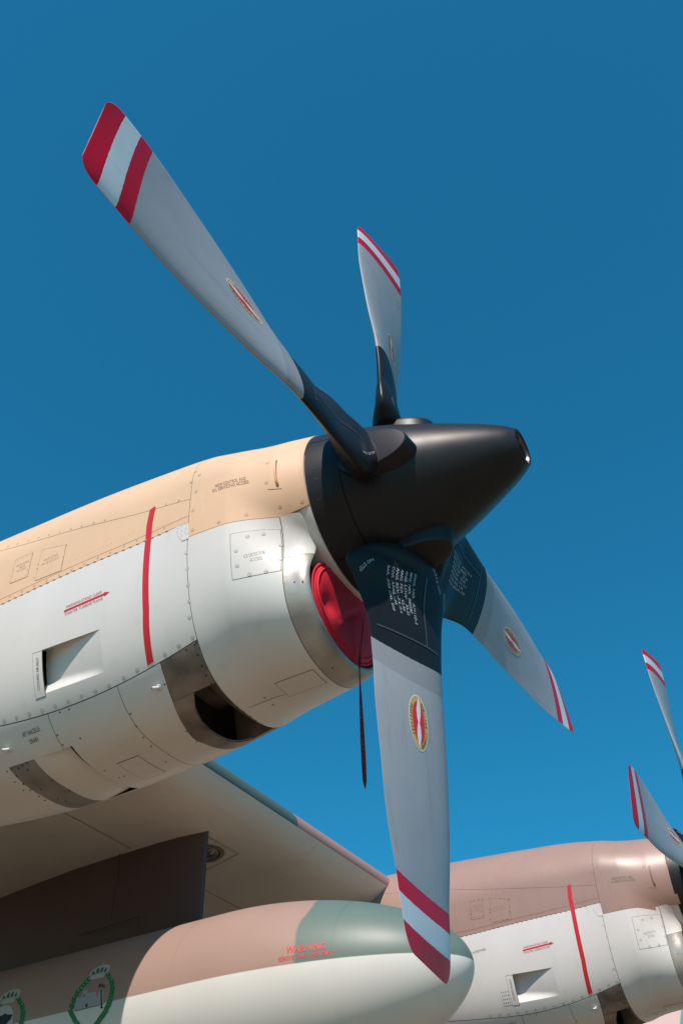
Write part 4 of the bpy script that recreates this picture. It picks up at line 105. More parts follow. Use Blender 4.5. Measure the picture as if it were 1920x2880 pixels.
def band_mat(name, axis, stops, rough, wob=0., coat=0., var=.05, bump=0.):
    """paint bands along one object axis (or radius): stops = [(position, colour), ...], scaled to 0..1 over 2.2 m"""
    m, t, b = node_mat(name, rough, coat=coat)
    tc = t.nodes.new('ShaderNodeTexCoord'); sp = t.nodes.new('ShaderNodeSeparateXYZ'); t.links.new(tc.outputs['Object'], sp.inputs[0])
    mul = t.nodes.new('ShaderNodeMath'); mul.operation = 'MULTIPLY'; mul.inputs[1].default_value = 1 / 2.2
    if axis == 'r':
        l = t.nodes.new('ShaderNodeVectorMath'); l.operation = 'LENGTH'
        cx = t.nodes.new('ShaderNodeCombineXYZ'); t.links.new(sp.outputs[0], cx.inputs[0]); t.links.new(sp.outputs[2], cx.inputs[2])
        t.links.new(cx.outputs[0], l.inputs[0]); t.links.new(l.outputs['Value'], mul.inputs[0])
    else: t.links.new(sp.outputs[axis], mul.inputs[0])
    ne = t.nodes.new('ShaderNodeTexNoise'); ne.inputs['Scale'].default_value = 70; t.links.new(tc.outputs['Object'], ne.inputs['Vector'])
    me_ = t.nodes.new('ShaderNodeMath'); me_.operation = 'MULTIPLY_ADD'; me_.inputs[1].default_value = .0022; t.links.new(ne.outputs[0], me_.inputs[0]); t.links.new(mul.outputs[0], me_.inputs[2])
    r = t.nodes.new('ShaderNodeValToRGB'); r.color_ramp.interpolation = 'CONSTANT'
    r.color_ramp.elements[0].position = 0; r.color_ramp.elements[0].color = (*stops[0][1], 1)
    for k, (p, c) in enumerate(stops[1:]):
        e = r.color_ramp.elements[1] if k == 0 else r.color_ramp.elements.new(p / 2.2)
        e.position = p / 2.2; e.color = (*c, 1)
    t.links.new(me_.outputs[0], r.inputs[0])
    n = t.nodes.new('ShaderNodeTexNoise'); n.inputs['Scale'].default_value = 4; n.inputs['Detail'].default_value = 8
    t.links.new(tc.outputs['Object'], n.inputs['Vector'])
    mr = t.nodes.new('ShaderNodeMapRange'); mr.inputs[1].default_value = .3; mr.inputs[2].default_value = .7; mr.inputs[3].default_value = 1 - var; mr.inputs[4].default_value = 1 + var
    t.links.new(n.outputs[0], mr.inputs[0])
    mx = t.nodes.new('ShaderNodeVectorMath'); mx.operation = 'SCALE'; t.links.new(r.outputs[0], mx.inputs[0]); t.links.new(mr.outputs[0], mx.inputs[3])
    mp = t.nodes.new('ShaderNodeMapping'); mp.inputs[3].default_value = (26, 26, 2.2); t.links.new(tc.outputs['Object'], mp.inputs[0])
    ns = t.nodes.new('ShaderNodeTexNoise'); ns.inputs['Scale'].default_value = 1.0; ns.inputs['Detail'].default_value = 5; t.links.new(mp.outputs[0], ns.inputs['Vector'])
    ms = t.nodes.new('ShaderNodeMapRange'); ms.inputs[1].default_value = .60; ms.inputs[2].default_value = .74; ms.inputs[3].default_value = 1.; ms.inputs[4].default_value = .84; t.links.new(ns.outputs[0], ms.inputs[0])
    m2 = t.nodes.new('ShaderNodeVectorMath'); m2.operation = 'SCALE'; t.links.new(mx.outputs[0], m2.inputs[0]); t.links.new(ms.outputs[0], m2.inputs[3])
    t.links.new(m2.outputs[0], b.inputs['Base Color'])
    mrr = t.nodes.new('ShaderNodeMapRange'); mrr.inputs[3].default_value = rough - .06; mrr.inputs[4].default_value = rough + .08; t.links.new(n.outputs[0], mrr.inputs[0]); t.links.new(mrr.outputs[0], b.inputs['Roughness'])
    return m
GREYB = (.345, .36, .38)
BLADE = band_mat('blade_paint', 'r', [(0, (.0145, .016, .0175)), (.888, (.285, .295, .31)), (.995, GREYB), (1.830, (.58, .006, .028)), (1.8966, (.62, .68, .72)), (1.9836, (.58, .006, .028))], .37, coat=.0, var=.05)
BLADE.node_tree.nodes['Principled BSDF'].inputs['Specular IOR Level'].default_value = .16

# ------------------------------------------------------------------ object helpers
def prop(o, label=None, cat=None, group=None, kind=None):
    if label: o['label'] = label
    if cat: o['category'] = cat
    if group: o['group'] = group
    if kind: o['kind'] = kind
    return o
def link(name, data, parent=None, m=None, loc=None):
    o = bpy.data.objects.new(name, data); COL.objects.link(o)
    if parent is not None: o.parent = parent
    if loc is not None: o.location = loc
    if m is not None and data is not None:
        for mm in (m if isinstance(m, (list, tuple)) else [m]): data.materials.append(mm)
    return o
def mesh(name, V, F, smooth=True, mi=None):
    me = bpy.data.meshes.new(name); me.from_pydata([tuple(map(float, v)) for v in V], [], F)
    if smooth: me.polygons.foreach_set('use_smooth', [True] * len(me.polygons))
    if mi is not None: me.polygons.foreach_set('material_index', mi)
    me.update(); return me
def grid_faces(n, m, base=0, closed=False, flip=False):
    F = []
    mm = m if closed else m - 1
    for i in range(n - 1):
        for j in range(mm):
            k = (j + 1) % m; a = (base + i * m + j, base + i * m + k, base + (i + 1) * m + k, base + (i + 1) * m + j)
            F.append(a[::-1] if flip else a)
    return F
def sharp(me, ang=35):
    bm = bmesh.new(); bm.from_mesh(me)
    for e in bm.edges:
        if len(e.link_faces) == 2 and e.calc_face_angle(0) > R(ang): e.smooth = False
    bm.to_mesh(me); bm.free(); return me
def weld(me, d=1e-5):
    bm = bmesh.new(); bm.from_mesh(me); bmesh.ops.remove_doubles(bm, verts=bm.verts, dist=d); bmesh.ops.recalc_face_normals(bm, faces=bm.faces)
    bm.to_mesh(me); bm.free(); me.polygons.foreach_set('use_smooth', [True] * len(me.polygons)); return me

# ------------------------------------------------------------------ cowling surface
KX=np.array([-.20,-.376,-.55,-.78,-1.05,-1.4,-1.9,-2.6,-3.6,-4.8,-5.6])
KW=[.411,.446,.480,.498,.505,.520,.522,.524,.52,.42,.22]
KT=[.405,.424,.444,.494,.544,.578,.620,.663,.68,.6,.5]
KB=[-.80,-.82,-.825,-.860,-.905,-.930,-.938,-.870,-.66,-.30,-.05]
KM=[0,.0,.06,.087,.087,.087,.087,.087,.09,.1,.1]
NB=2.75
def herm(x,v):
    s=-KX;q=np.clip(-np.asarray(x,float),s[0],s[-1]);v=np.asarray(v,float)
    m=np.zeros_like(v);d=np.diff(v)/np.diff(s);h0=np.diff(s)
    m[1:-1]=(d[1:]*h0[:-1]+d[:-1]*h0[1:])/(s[2:]-s[:-2]);m[0]=d[0];m[-1]=d[-1]
    i=np.clip(np.searchsorted(s,q,side='right')-1,0,len(s)-2);h=s[i+1]-s[i];t=(q-s[i])/h
    return (2*t**3-3*t**2+1)*v[i]+(t**3-2*t**2+t)*h*m[i]+(-2*t**3+3*t**2)*v[i+1]+(t**3-t**2)*h*m[i+1]
def zc(x): return np.interp(-np.asarray(x,float),[.2,.376,.8,2,5.6],[-.28,-.28,-.2,-.15,.1])
def G(x,y,z):
    x=np.asarray(x,float)
    W=herm(x,KW);ZT=herm(x,KT);ZB=herm(x,KB);zm=herm(x,KM);dz=z-zm
    up=((abs(y)/W)**2+(abs(dz)/(ZT-zm))**2)**.5
    lo=((abs(y)/W)**NB+(abs(dz)/(zm-ZB))**NB)**(1/NB)
    sup=np.where(dz>0,up,lo)-1
    # front: neck circle joined to intake lobe
    wc=np.interp(-x,[.24,.376,.6],[.411,.445,.478]);hc=np.interp(-x,[.24,.376,.6],[.410,.426,.448])
    g1=np.hypot(y/wc,z/hc)-1
    a=np.interp(-x,[.26,.30,.376,.6],[.315,.326,.338,.42]);b=np.interp(-x,[.26,.30,.376,.6],[.25,.268,.283,.36])
    zl=np.interp(-x,[.3,.376,.6],[-.535,-.540,-.47])
    g2=np.sqrt((y/a)**2+((z-zl)/b)**2)-1
    k=np.interp(-x,[.26,.376],[.30,.68]);h=np.clip(.5+.5*(g2-g1)/k,0,1);un=g2*(1-h)+g1*h-k*h*(1-h)
    t=np.clip((-x-.34)/(.74-.34),0,1);t=.6*t+.4*t*t*(3-2*t)
    return un*(1-t)+sup*t
def rad(x,th):
    """radius of skin at station x, angle th (deg, 0 top, 90 camera side -y, 180 bottom)"""
    x,th=np.broadcast_arrays(np.asarray(x,float),np.radians(np.asarray(th,float)))
    c=zc(x);dy=-np.sin(th);dz=np.cos(th);lo=np.full(x.shape,.02);hi=np.full(x.shape,1.6)
    for _ in range(26):
        m=(lo+hi)/2;g=G(x,dy*m,c+dz*m);ins=g<0
        lo=np.where(ins,m,lo);hi=np.where(ins,hi,m)
    return (lo+hi)/2
def S(x,th,off=0.):
    r=rad(x,th)+off;t=np.radians(th)
    x,th_,r=np.broadcast_arrays(np.asarray(x,float),t,r)
    return np.stack([x,-np.sin(th_)*r,zc(x)+np.cos(th_)*r],-1)
def inv(P):
    x=P[...,0];dy=P[...,1];dz=P[...,2]-zc(x)
    return x,np.degrees(np.arctan2(-dy,dz))%360,np.hypot(dy,dz)

L2 = (0.0159, 5.1505)
def fn(v):
    return v if callable(v) else (lambda x: np.full(np.shape(x), float(v)))
def curve(pts, k=0):
    """interpolated curve; k=0: angle as a function of station, k=1: station as a function of angle"""
    p = sorted([(a, b) if k == 0 else (b, a) for a, b in pts]); X = [q[0] for q in p]; Y = [q[1] for q in p]
    return lambda x: np.interp(x, X, Y)
def smooth(pts, deg=3):
    X = np.array([p[0] for p in pts]); Y = np.array([p[1] for p in pts]); c = np.polyfit(X, Y, deg); f = np.poly1d(c); xa = X.min(); ya = f(xa); s = np.polyder(f)(xa) * .5
    return lambda x: np.where(np.asarray(x, float) < xa, ya + (np.asarray(x, float) - xa) * s, f(np.maximum(np.asarray(x, float), xa)))
SKIN_T = .004
def skin(blocks, gap=.0014, dx=.022, dth=2.2, thick=SKIN_T, nrm=True):
    """one sheet-metal panel from blocks (xa, xb, lo, hi[, off(x,th)][, gapmask]); rim turned inwards"""
    V = []; F = []
    for bl in blocks:
        xa, xb, lo, hi = [fn(q) for q in bl[:4]]; off = bl[4] if len(bl) > 4 else None; gm = bl[5] if len(bl) > 5 else (1, 1, 1, 1)
        a0 = float(np.mean(xa(np.array([120.])))); b0 = float(np.mean(xb(np.array([120.]))))
        tm = float(lo(np.array([a0]))[0] + hi(np.array([a0]))[0]) / 2
        a0 = float(xa(np.array([tm]))[0]); b0 = float(xb(np.array([tm]))[0])
        n = max(3, int(abs(b0 - a0) / dx) + 2); span = float(abs(hi(np.array([(a0 + b0) / 2])) - lo(np.array([(a0 + b0) / 2])))[0]); m = max(3, int(span / dth) + 2)
        s = np.linspace(0, 1, n)[:, None]; t = np.linspace(0, 1, m)[None, :]
        x0 = a0 + (b0 - a0) * s
        for _ in range(3):
            gth = np.degrees(gap / .5)
            l = lo(x0) + gth * gm[2]; h = hi(x0) - gth * gm[3]
            th = l + (h - l) * t
            xA = xa(th) + gap * gm[0]; xB = xb(th) - gap * gm[1]
            x = xA + (xB - xA) * s; x0 = x
        of = off(x, th) if off else 0.
        P = S(x, th, of); base = len(V); V += list(P.reshape(-1, 3)); F += grid_faces(n, m, base)
    me = mesh('cowl_panel', V, F); weld(me, 2e-4)
    bm = bmesh.new(); bm.from_mesh(me)
    if thick:
        be = [e for e in bm.edges if e.is_boundary]
        r = bmesh.ops.extrude_edge_only(bm, edges=be); vv = [g for g in r['geom'] if isinstance(g, bmesh.types.BMVert)]
        for v in vv:
            x = v.co.x; c = float(zc(x)); d = Vector((0, v.co.y, v.co.z - c)); L = d.length; d *= (L - thick) / L; v.co.y = d.y; v.co.z = c + d.z
        for g in r['geom']:
            if isinstance(g, bmesh.types.BMFace): g.smooth = False; g.material_index = 1
        for e in be: e.smooth = False
    bm.normal_update()
    for f in bm.faces:
        if f.material_index == 0:
            c = f.calc_center_median(); k = float(zc(c.x))
            if f.normal.y * c.y + f.normal.z * (c.z - k) < 0: f.normal_flip()
    bm.to_mesh(me); bm.free()
    # make sure the normals look outwards
    if nrm:
        co_ = np.array([v.co[:] for v in me.vertices]); x, th, _ = inv(co_); e_ = .004
        du = S(x + e_, th) - S(x - e_, th); dv = S(x, th + .5) - S(x, th - .5); N_ = np.cross(du, dv); N_ /= np.linalg.norm(N_, axis=1)[:, None]
        s_ = np.sign((N_[:, 1] * co_[:, 1] + N_[:, 2] * (co_[:, 2] - zc(co_[:, 0])))); NN = N_ * s_[:, None]
    else: NN = None
    if NN is not None: me.normals_split_custom_set_from_vertices([tuple(q) for q in NN])
    return me
def to_skin(poly_ab, x0, th0, x1, th1, off=.0012, corner=True):
    """2-D drawing coordinates (a along, b up) laid on the cowling from anchor (x0,th0) towards (x1,th1)"""
    r0 = float(rad(x0, th0)); dx = x1 - x0; ds = R(th1 - th0) * r0; L = math.hypot(dx, ds); ux, uy = dx / L, -ds / L
    ab = np.asarray(poly_ab, float); x = x0 + ab[:, 0] * ux - ab[:, 1] * uy; s = ab[:, 0] * uy + ab[:, 1] * ux
    return S(x, th0 - np.degrees(s / r0), off), L
def setmats(me, ms):
    for i, m in enumerate(ms):
        if i < len(me.materials): me.materials[i] = m
        else: me.materials.append(m)
_txt = {}
def text2d(body, bold=0.):
    """letter shapes as a flat triangulated drawing, unit cap height, left baseline origin"""
    k = (body, bold)
    if k in _txt: return _txt[k]
    c = bpy.data.curves.new('t', 'FONT'); c.body = body; c.size = 1; c.offset = bold; c.resolution_u = 2; c.space_line = .95
    o = bpy.data.objects.new('t', c); COL.objects.link(o); dg = bpy.context.evaluated_depsgraph_get(); dg.update()
    me = bpy.data.meshes.new_from_object(o.evaluated_get(dg)); bpy.data.objects.remove(o)
    V = np.array([v.co[:2] for v in me.vertices]); F = [tuple(p.vertices) for p in me.polygons]
    V[:, 0] -= V[:, 0].min(); V[:, 1] /= .7
    _txt[k] = (V, F); return V, F
def skin_text(parent, body, A, B, cap, m, off=.0012, bold=0.):
    V, F = text2d(body, bold); W = V[:, 0].max()
    r0 = float(rad(*A)); L = math.hypot(B[0] - A[0], R(B[1] - A[1]) * r0)
    Q = np.stack([V[:, 0] / W * L, V[:, 1] * cap], 1)
    P, _ = to_skin(Q, A[0], A[1], B[0], B[1], off)
    return link('stencil', mesh('stencil', P, F, smooth=False), parent, m)
def skin_poly(parent, name, pts_xt, m, off=.0012, dense=8):
    """flat marking given directly by (station, angle) corners: quad strip"""
    (a, b, c, d) = pts_xt; n = dense; V = []
    for i in range(n + 1):
        s = i / n
        for j in range(n + 1):
            t = j / n
            x = (a[0] * (1 - t) + b[0] * t) * (1 - s) + (d[0] * (1 - t) + c[0] * t) * s
            th = (a[1] * (1 - t) + b[1] * t) * (1 - s) + (d[1] * (1 - t) + c[1] * t) * s
            V.append((x, th))
    V = np.array(V); return link(name, mesh(name, S(V[:, 0], V[:, 1], off), grid_faces(n + 1, n + 1)), parent, m)
def skin_frame(x, th, off=0.):
    p = S(np.array([x]), np.array([th]), off)[0]; px = S(np.array([x + .01]), np.array([th]), off)[0]; pt = S(np.array([x]), np.array([th + 1.]), off)[0]
    t = Vector(px - p).normalized(); u = Vector(pt - p).normalized(); n = t.cross(u).normalized()
    if n.dot(Vector((0, p[1], p[2] - float(zc(x))))) < 0: n = -n
    u = n.cross(t).normalized()
    return Matrix(((t.x, u.x, n.x, p[0]), (t.y, u.y, n.y, p[1]), (t.z, u.z, n.z, p[2]), (0, 0, 0, 1)))

# fastener meshes
def screw_mesh(r, ring=True):
    V = []; F = []; mi = []; N = 12
    def disc(r0, z0, z1, m):
        b = len(V)
        for k in range(N): V.append((r0 * math.cos(2 * math.pi * k / N), r0 * math.sin(2 * math.pi * k / N), z1))
        F.append(tuple(range(b, b + N))); mi.append(m)
        b2 = len(V)
        for k in range(N): V.append((r0 * math.cos(2 * math.pi * k / N), r0 * math.sin(2 * math.pi * k / N), z0))
        for k in range(N): F.append((b + k, b2 + k, b2 + (k + 1) % N, b + (k + 1) % N)); mi.append(m)
    if ring: disc(r, -.001, .0003, 1)
    disc(r * (.80 if ring else 1), 0, .0008, 0)
    if ring:
        a = random.uniform(0, 3.14); c, s = math.cos(a), math.sin(a); b = len(V)
        for u, v in ((-.62, -.13), (.62, -.13), (.62, .13), (-.62, .13)): V.append((r * (u * c - v * s), r * (u * s + v * c), .0011))
        F.append((b, b + 1, b + 2, b + 3)); mi.append(1)
    return mesh('fastener', V, F, False, mi)

# ------------------------------------------------------------------ the aircraft
aircraft = link('transport_aircraft', None)
prop(aircraft, 'camouflaged turboprop transport aircraft seen from under its wing, with two propellers and a fuel tank', 'aircraft')
aircraft.location = (-2, 0, 0)
def part(name, data, m=None, y2=False, loc=None):
    base = Vector((2, 0, H)) + (Vector((L2[0], L2[1], 0)) if y2 else Vector((0, 0, 0)))
    return link(name, data, aircraft, m, base + (Vector(loc) if loc else Vector((0, 0, 0))))

# ---- cowling panels (built once, shared by both engines)
U = smooth(PK['upper_seam'] + [(-.785, 69.1)])
T_ = smooth(PK['strip_seam'][:-1] + [(-.93, 80.9), (-.785, 79.7)], 2)
PE = smooth(PK['paint_edge'], 2)
FE = smooth(PK['front_edge'][:4] + [(-.245, PK['front_edge'][4][1])], 2)
LS = smooth(PK['low_seam'])
neg = lambda f: (lambda x: 360 - f(x)); mneg = lambda f: (lambda x: -f(x))
ML = curve(PK['metal_left'][:6] + [(-1.049, 192), (-1.018, 200), (-.977, 213)], 1)
MLs = lambda th: ML(np.where(th > 180, 360 - th, th))
OL0 = curve([(-.8916, 161.4), (-.922, 166), (-.945, 173), (-.953, 180)], 1); OL = lambda th: OL0(np.where(th > 180, 360 - th, th))
XV1, XV2, XV3, XL = -.785, -1.205, -1.585, -.376
IN = dict(xa=-1.573, xb=-1.25, lo=126.8, hi=143.3)
panels = []   # (mesh, material key)
panels.append((skin([(-3.4, XV1, mneg(U), U)]), 'top'))
for s in (0, 1):
    M_ = (lambda f: f) if s == 0 else (lambda f: (lambda x: 360 - f(x)))
    def blk(xa, xb, lo, hi, *r):
        if s == 0: return (xa, xb, lo, hi, *r)
        mir = lambda f: (lambda th: fn(f)(360 - th))
        r = list(r)
        if r and r[0]: f0 = r[0]; r[0] = lambda x, th: f0(x, 360 - th)
        if len(r) > 1: g = r[1]; r[1] = (g[0], g[1], g[3], g[2])
        return (mir(xa), mir(xb), M_(fn(hi)), M_(fn(lo)), *r)
    panels.append((skin([blk(-3.4, XV1, U, T_)]), 'top'))
    panels.append((skin([blk(-3.4, XV1, T_, PE)]), 'top'))
    if s == 0:   # the door with the cooling air inlet
        i = IN
        panels.append((skin([blk(-3.4, i['xa'], PE, i['lo'], None, (1, 0, 1, 0)), blk(i['xa'], i['xb'], PE, i['lo'], None, (0, 0, 1, 0)), blk(i['xb'], XV1, PE, i['lo'], None, (0, 1, 1, 0)),
                             blk(-3.4, i['xa'], i['lo'], i['hi'], None, (1, 0, 0, 0)), blk(i['xb'], XV1, i['lo'], i['hi'], None, (0, 1, 0, 0)),
                             blk(-3.4, i['xa'], i['hi'], LS, None, (1, 0, 0, 1)), blk(i['xa'], i['xb'], i['hi'], LS, None, (0, 0, 0, 1)), blk(i['xb'], XV1, i['hi'], LS, None, (0, 1, 0, 1))]), 'low'))
    else: panels.append((skin([blk(-3.4, XV1, PE, LS)]), 'low'))
    panels.append((skin([blk(XL, -.232, FE, 113.5, None, (1, 0, 1, 1))]), 'low')) if False else None
panels = [p for p in panels if p]
panels.append((skin([(XV1, -.239, mneg(FE), FE)]), 'top'))
panels.append((skin([(XV1, XL, FE, neg(FE))]), 'low'))
# nose fairing between spinner and intake: from skin down to the lip
def nose(th0, th1, name):
    n = 26; st = [(-.376 + .0016, 0), (-.36, 0), (-.345, 0), (-.33, 0), (-.315, 0), (-.300, -.001), (-.288, -.004), (-.280, -.009), (-.275, -.016), (-.274, -.023), (-.278, -.030), (-.288, -.036), (-.32, -.042), (-.40, -.052), (-.52, -.07)]
    ths = np.linspace(th0, th1, max(6, int((th1 - th0) / 1.6)))
    V = np.concatenate([S(np.full(ths.shape, max(x, -.40)), ths, o) * np.array([0, 1, 1]) + np.array([x, 0, 0]) for x, o in st])
    me = mesh(name, V, grid_faces(len(st), len(ths))); return me
panels.append((nose(float(FE(-.33)), 113, 'n'), 'low')); panels.append((nose(247, 360 - float(FE(-.33)), 'n'), 'low'))
lip_me = nose(113.4, 246.6, 'lip')
# neck ring that carries the fairing on to the spinner
a = np.radians(np.linspace(81, 279, 80))
neck = mesh('neck', [(x, -r * math.sin(t), r * math.cos(t)) for x, r in ((-.34, .412), (-.30, .412), (-.262, .4115), (-.246, .411), (-.241, .408), (-.241, .37)) for t in a], grid_faces(6, 80))
# lower panels
B = lambda *q: q
panels.append((skin([(XV2, MLs, LS, neg(LS))]), 'low'))
panels.append((skin([(XV3, XV2, LS, 162.5, None, (1, 1, 1, 0)), (-1.54, XV2, 162.5, 197.5, None, (0, 1, 0, 0)), (XV3, XV2, 197.5, neg(LS), None, (1, 1, 0, 1))]), 'low'))
panels.append((skin([(-3.4, XV3, LS, 162.5, None, (1, 1, 1, 0)), (-3.4, -1.905, 162.5, 197.5, None, (1, 0, 0, 0)), (-3.4, XV3, 197.5, neg(LS), None, (1, 1, 0, 1))]), 'low'))
panels.append((skin([(-1.905, -1.755, 162.5, 197.5)], dx=.01), 'plate'))
panels.append((skin([(-1.755, -1.605, 162.5, 197.5, lambda x, th: -np.clip((x + 1.755) / .15, 0, 1) ** 1.6 * .014)], gap=.0, nrm=False), 'low'))
panels.append((skin([(-1.605, -1.574, 162.5, 197.5, lambda x, th: -.014 - np.clip((x + 1.605) / .031, 0, 1) * .014)], gap=.0, nrm=False), 'low'))
bulge = lambda x, th: .014 * np.clip((x + 1.05) / .10, 0, 1) * np.clip((np.minimum(th, 360 - th) - 158) / 12, 0, 1)
panels.append((skin([(MLs, OL, 161, 199, bulge, (1, 0, 0, 0)), (MLs, XV1, LS, 161, None, (1, 1, 1, 0)), (MLs, XV1, 199, neg(LS), None, (1, 1, 0, 1))], dx=.012), 'steel'))
ramp = lambda x, th: -.003 - .19 * np.clip((XV1 - .004 - x) / .17, 0, 1) ** 1.15
panels.append((skin([(-1.03, XV1, 160.6, 199.4, ramp)], dx=.012, thick=0, nrm=False), 'steel'))
def wall(th, fa, fb, xa, xb, n=20):
    xs = np.linspace(xa, xb, n); V = []
    for x in xs:
        for k in range(5):
            V.append(S(np.array([x]), np.array([th]), np.array([fa(x) + (fb(x) - fa(x)) * k / 4]))[0])
    return mesh('duct_wall', V, grid_faces(n, 5))
duct_walls = [(wall(161, lambda x: -.001, lambda x: float(ramp(x, 161)) - .002, -.98, XV1), 'steel'), (wall(199, lambda x: -.001, lambda x: float(ramp(x, 199)) - .002, -.98, XV1), 'steel')]
# lip wall of the exhaust opening
ths = np.linspace(161, 199, 30)
V = np.concatenate([S(OL(ths), ths, bulge(OL(ths), ths) - o) for o in (0., .003, .007, .010)]); duct_walls.append((mesh('duct_wall', V, grid_faces(4, 30)), 'steel'))
# cooling inlet ramp and walls
irf = lambda x: -.068 * np.clip((IN['xb'] - x) / .323, 0, 1.25) ** 1.05
xs = np.linspace(-1.615, IN['xb'], 34)
def ico(x, u):   # cross direction u 0..1 from top to bottom with a rounded lower fillet
    f = irf(x); k = np.clip((u - .86) / .14, 0, 1)
    return f * (1 - k ** 2.2)
V = []
for x in xs:
    us = np.linspace(0, 1, 22); V += list(S(np.full(22, x), IN['lo'] + (IN['hi'] - IN['lo']) * us, ico(x, us)))
inlet_ramp = mesh('inlet_ramp', V, grid_faces(34, 22))
inlet_wall = wall(IN['lo'], lambda x: 0., lambda x: float(irf(x)) - .002, -1.615, IN['xb'], 30)
# dark core behind the panels
cx = np.concatenate([np.arange(-3.4, -.41, .0125), [-.40]]); ct = np.arange(0, 360, 2.)
X_, TH = np.meshgrid(cx, ct, indexing='ij'); TM = np.where(TH > 180, 360 - TH, TH)
off = np.full(X_.shape, -.0065)
off[(X_ > -1.70) & (X_ < -1.235) & (TH > 125) & (TH < 145)] = -.2
off[(X_ > -1.05) & (X_ < -.79) & (TM > 158)] = -.25
off[(X_ > -1.78) & (X_ < -1.52) & (TM > 161)] = -.13
core_me = mesh('core', S(X_, TH, off).reshape(-1, 3), grid_faces(len(cx), len(ct), closed=True))
# tail cone of the nacelle faired into the wing
tx = np.linspace(-3.4, -5.55, 40)
TX, TT = np.meshgrid(tx, np.arange(0, 360, 4.), indexing='ij')
tail_me = mesh('nacelle_tail', S(TX, TT).reshape(-1, 3), grid_faces(40, 90, closed=True))
# access covers: thin raised plates on a slightly larger dark joint
def cover(xa, xb, lo, hi, rise=.0012):
    lo, hi = fn(lo), fn(hi)
    return skin([(xa, xb, lo, hi, lambda x, th: x * 0 + rise)], gap=0, dx=.02, dth=2, thick=.001), skin([(xa - .0022, xb + .0022, lambda x: lo(x) - .26, lambda x: hi(x) + .26, lambda x, th: x * 0 + .0005)], gap=0, dx=.02, dth=2, thick=0)
ln = lambda x0, y0, x1, y1: (lambda x: y0 + (np.asarray(x) - x0) * (y1 - y0) / (x1 - x0))
COVERS = [('ice_detector_cover', 'low', cover(-.574, -.382, ln(-.574, 96.0, -.382, 90.5), ln(-.57, 122.6, -.382, 121.8))),
          ('belly_cover', 'low', cover(-.583, -.402, 172.6, 183.6)), ('lower_hatch', 'low', cover(-1.43, -1.316, 176.4, 191)),
          ('valve_cover', 'top', cover(-1.843, -1.731, 65.2, 79.8)), ('valve_cover', 'top', cover(-1.668, -1.507, ln(-1.668, 66, -1.507, 69), 86.2 - 1.1)),
          ('inlet_plate', 'low', cover(-1.628, -1.574, 127.2, 144.1, .0016))]
hx = [p[0] for p in PK['patch']]
screws = [screw_mesh(.0092), screw_mesh(.0085), screw_mesh(.0088), screw_mesh(.009)]; smalls = [screw_mesh(.0066), screw_mesh(.0062)]
dark = screw_mesh(.0050, False); lows = screw_mesh(.0044, False); tiny = screw_mesh(.0036, False)
TUBE = {}
def tube(pts, r, n=10, cap=True):
    pts = [Vector(p) for p in pts]; V = []; F = []
    for i, p in enumerate(pts):
        t = (pts[min(i + 1, len(pts) - 1)] - pts[max(i - 1, 0)]).normalized(); a = t.orthogonal().normalized() if i == 0 else (a - t * a.dot(t)).normalized(); b = t.cross(a)
        rr = r[i] if isinstance(r, (list, tuple)) else r
        for k in range(n): q = 2 * math.pi * k / n; V.append(p + a * rr * math.cos(q) + b * rr * math.sin(q))
    F = grid_faces(len(pts), n, closed=True)
    if cap: F += [tuple(range(n))[::-1], tuple(range(len(V) - n, len(V)))]
    return mesh('tube', V, F)
def join(name, parts, smooth=True):
    V = []; F = []; mi = []
    for me, k in parts:
        b = len(V); V += [v.co.copy() for v in me.vertices]; F += [tuple(b + i for i in p.vertices) for p in me.polygons]; mi += [k] * len(me.polygons)
    me = mesh(name, V, F, smooth, mi); return me

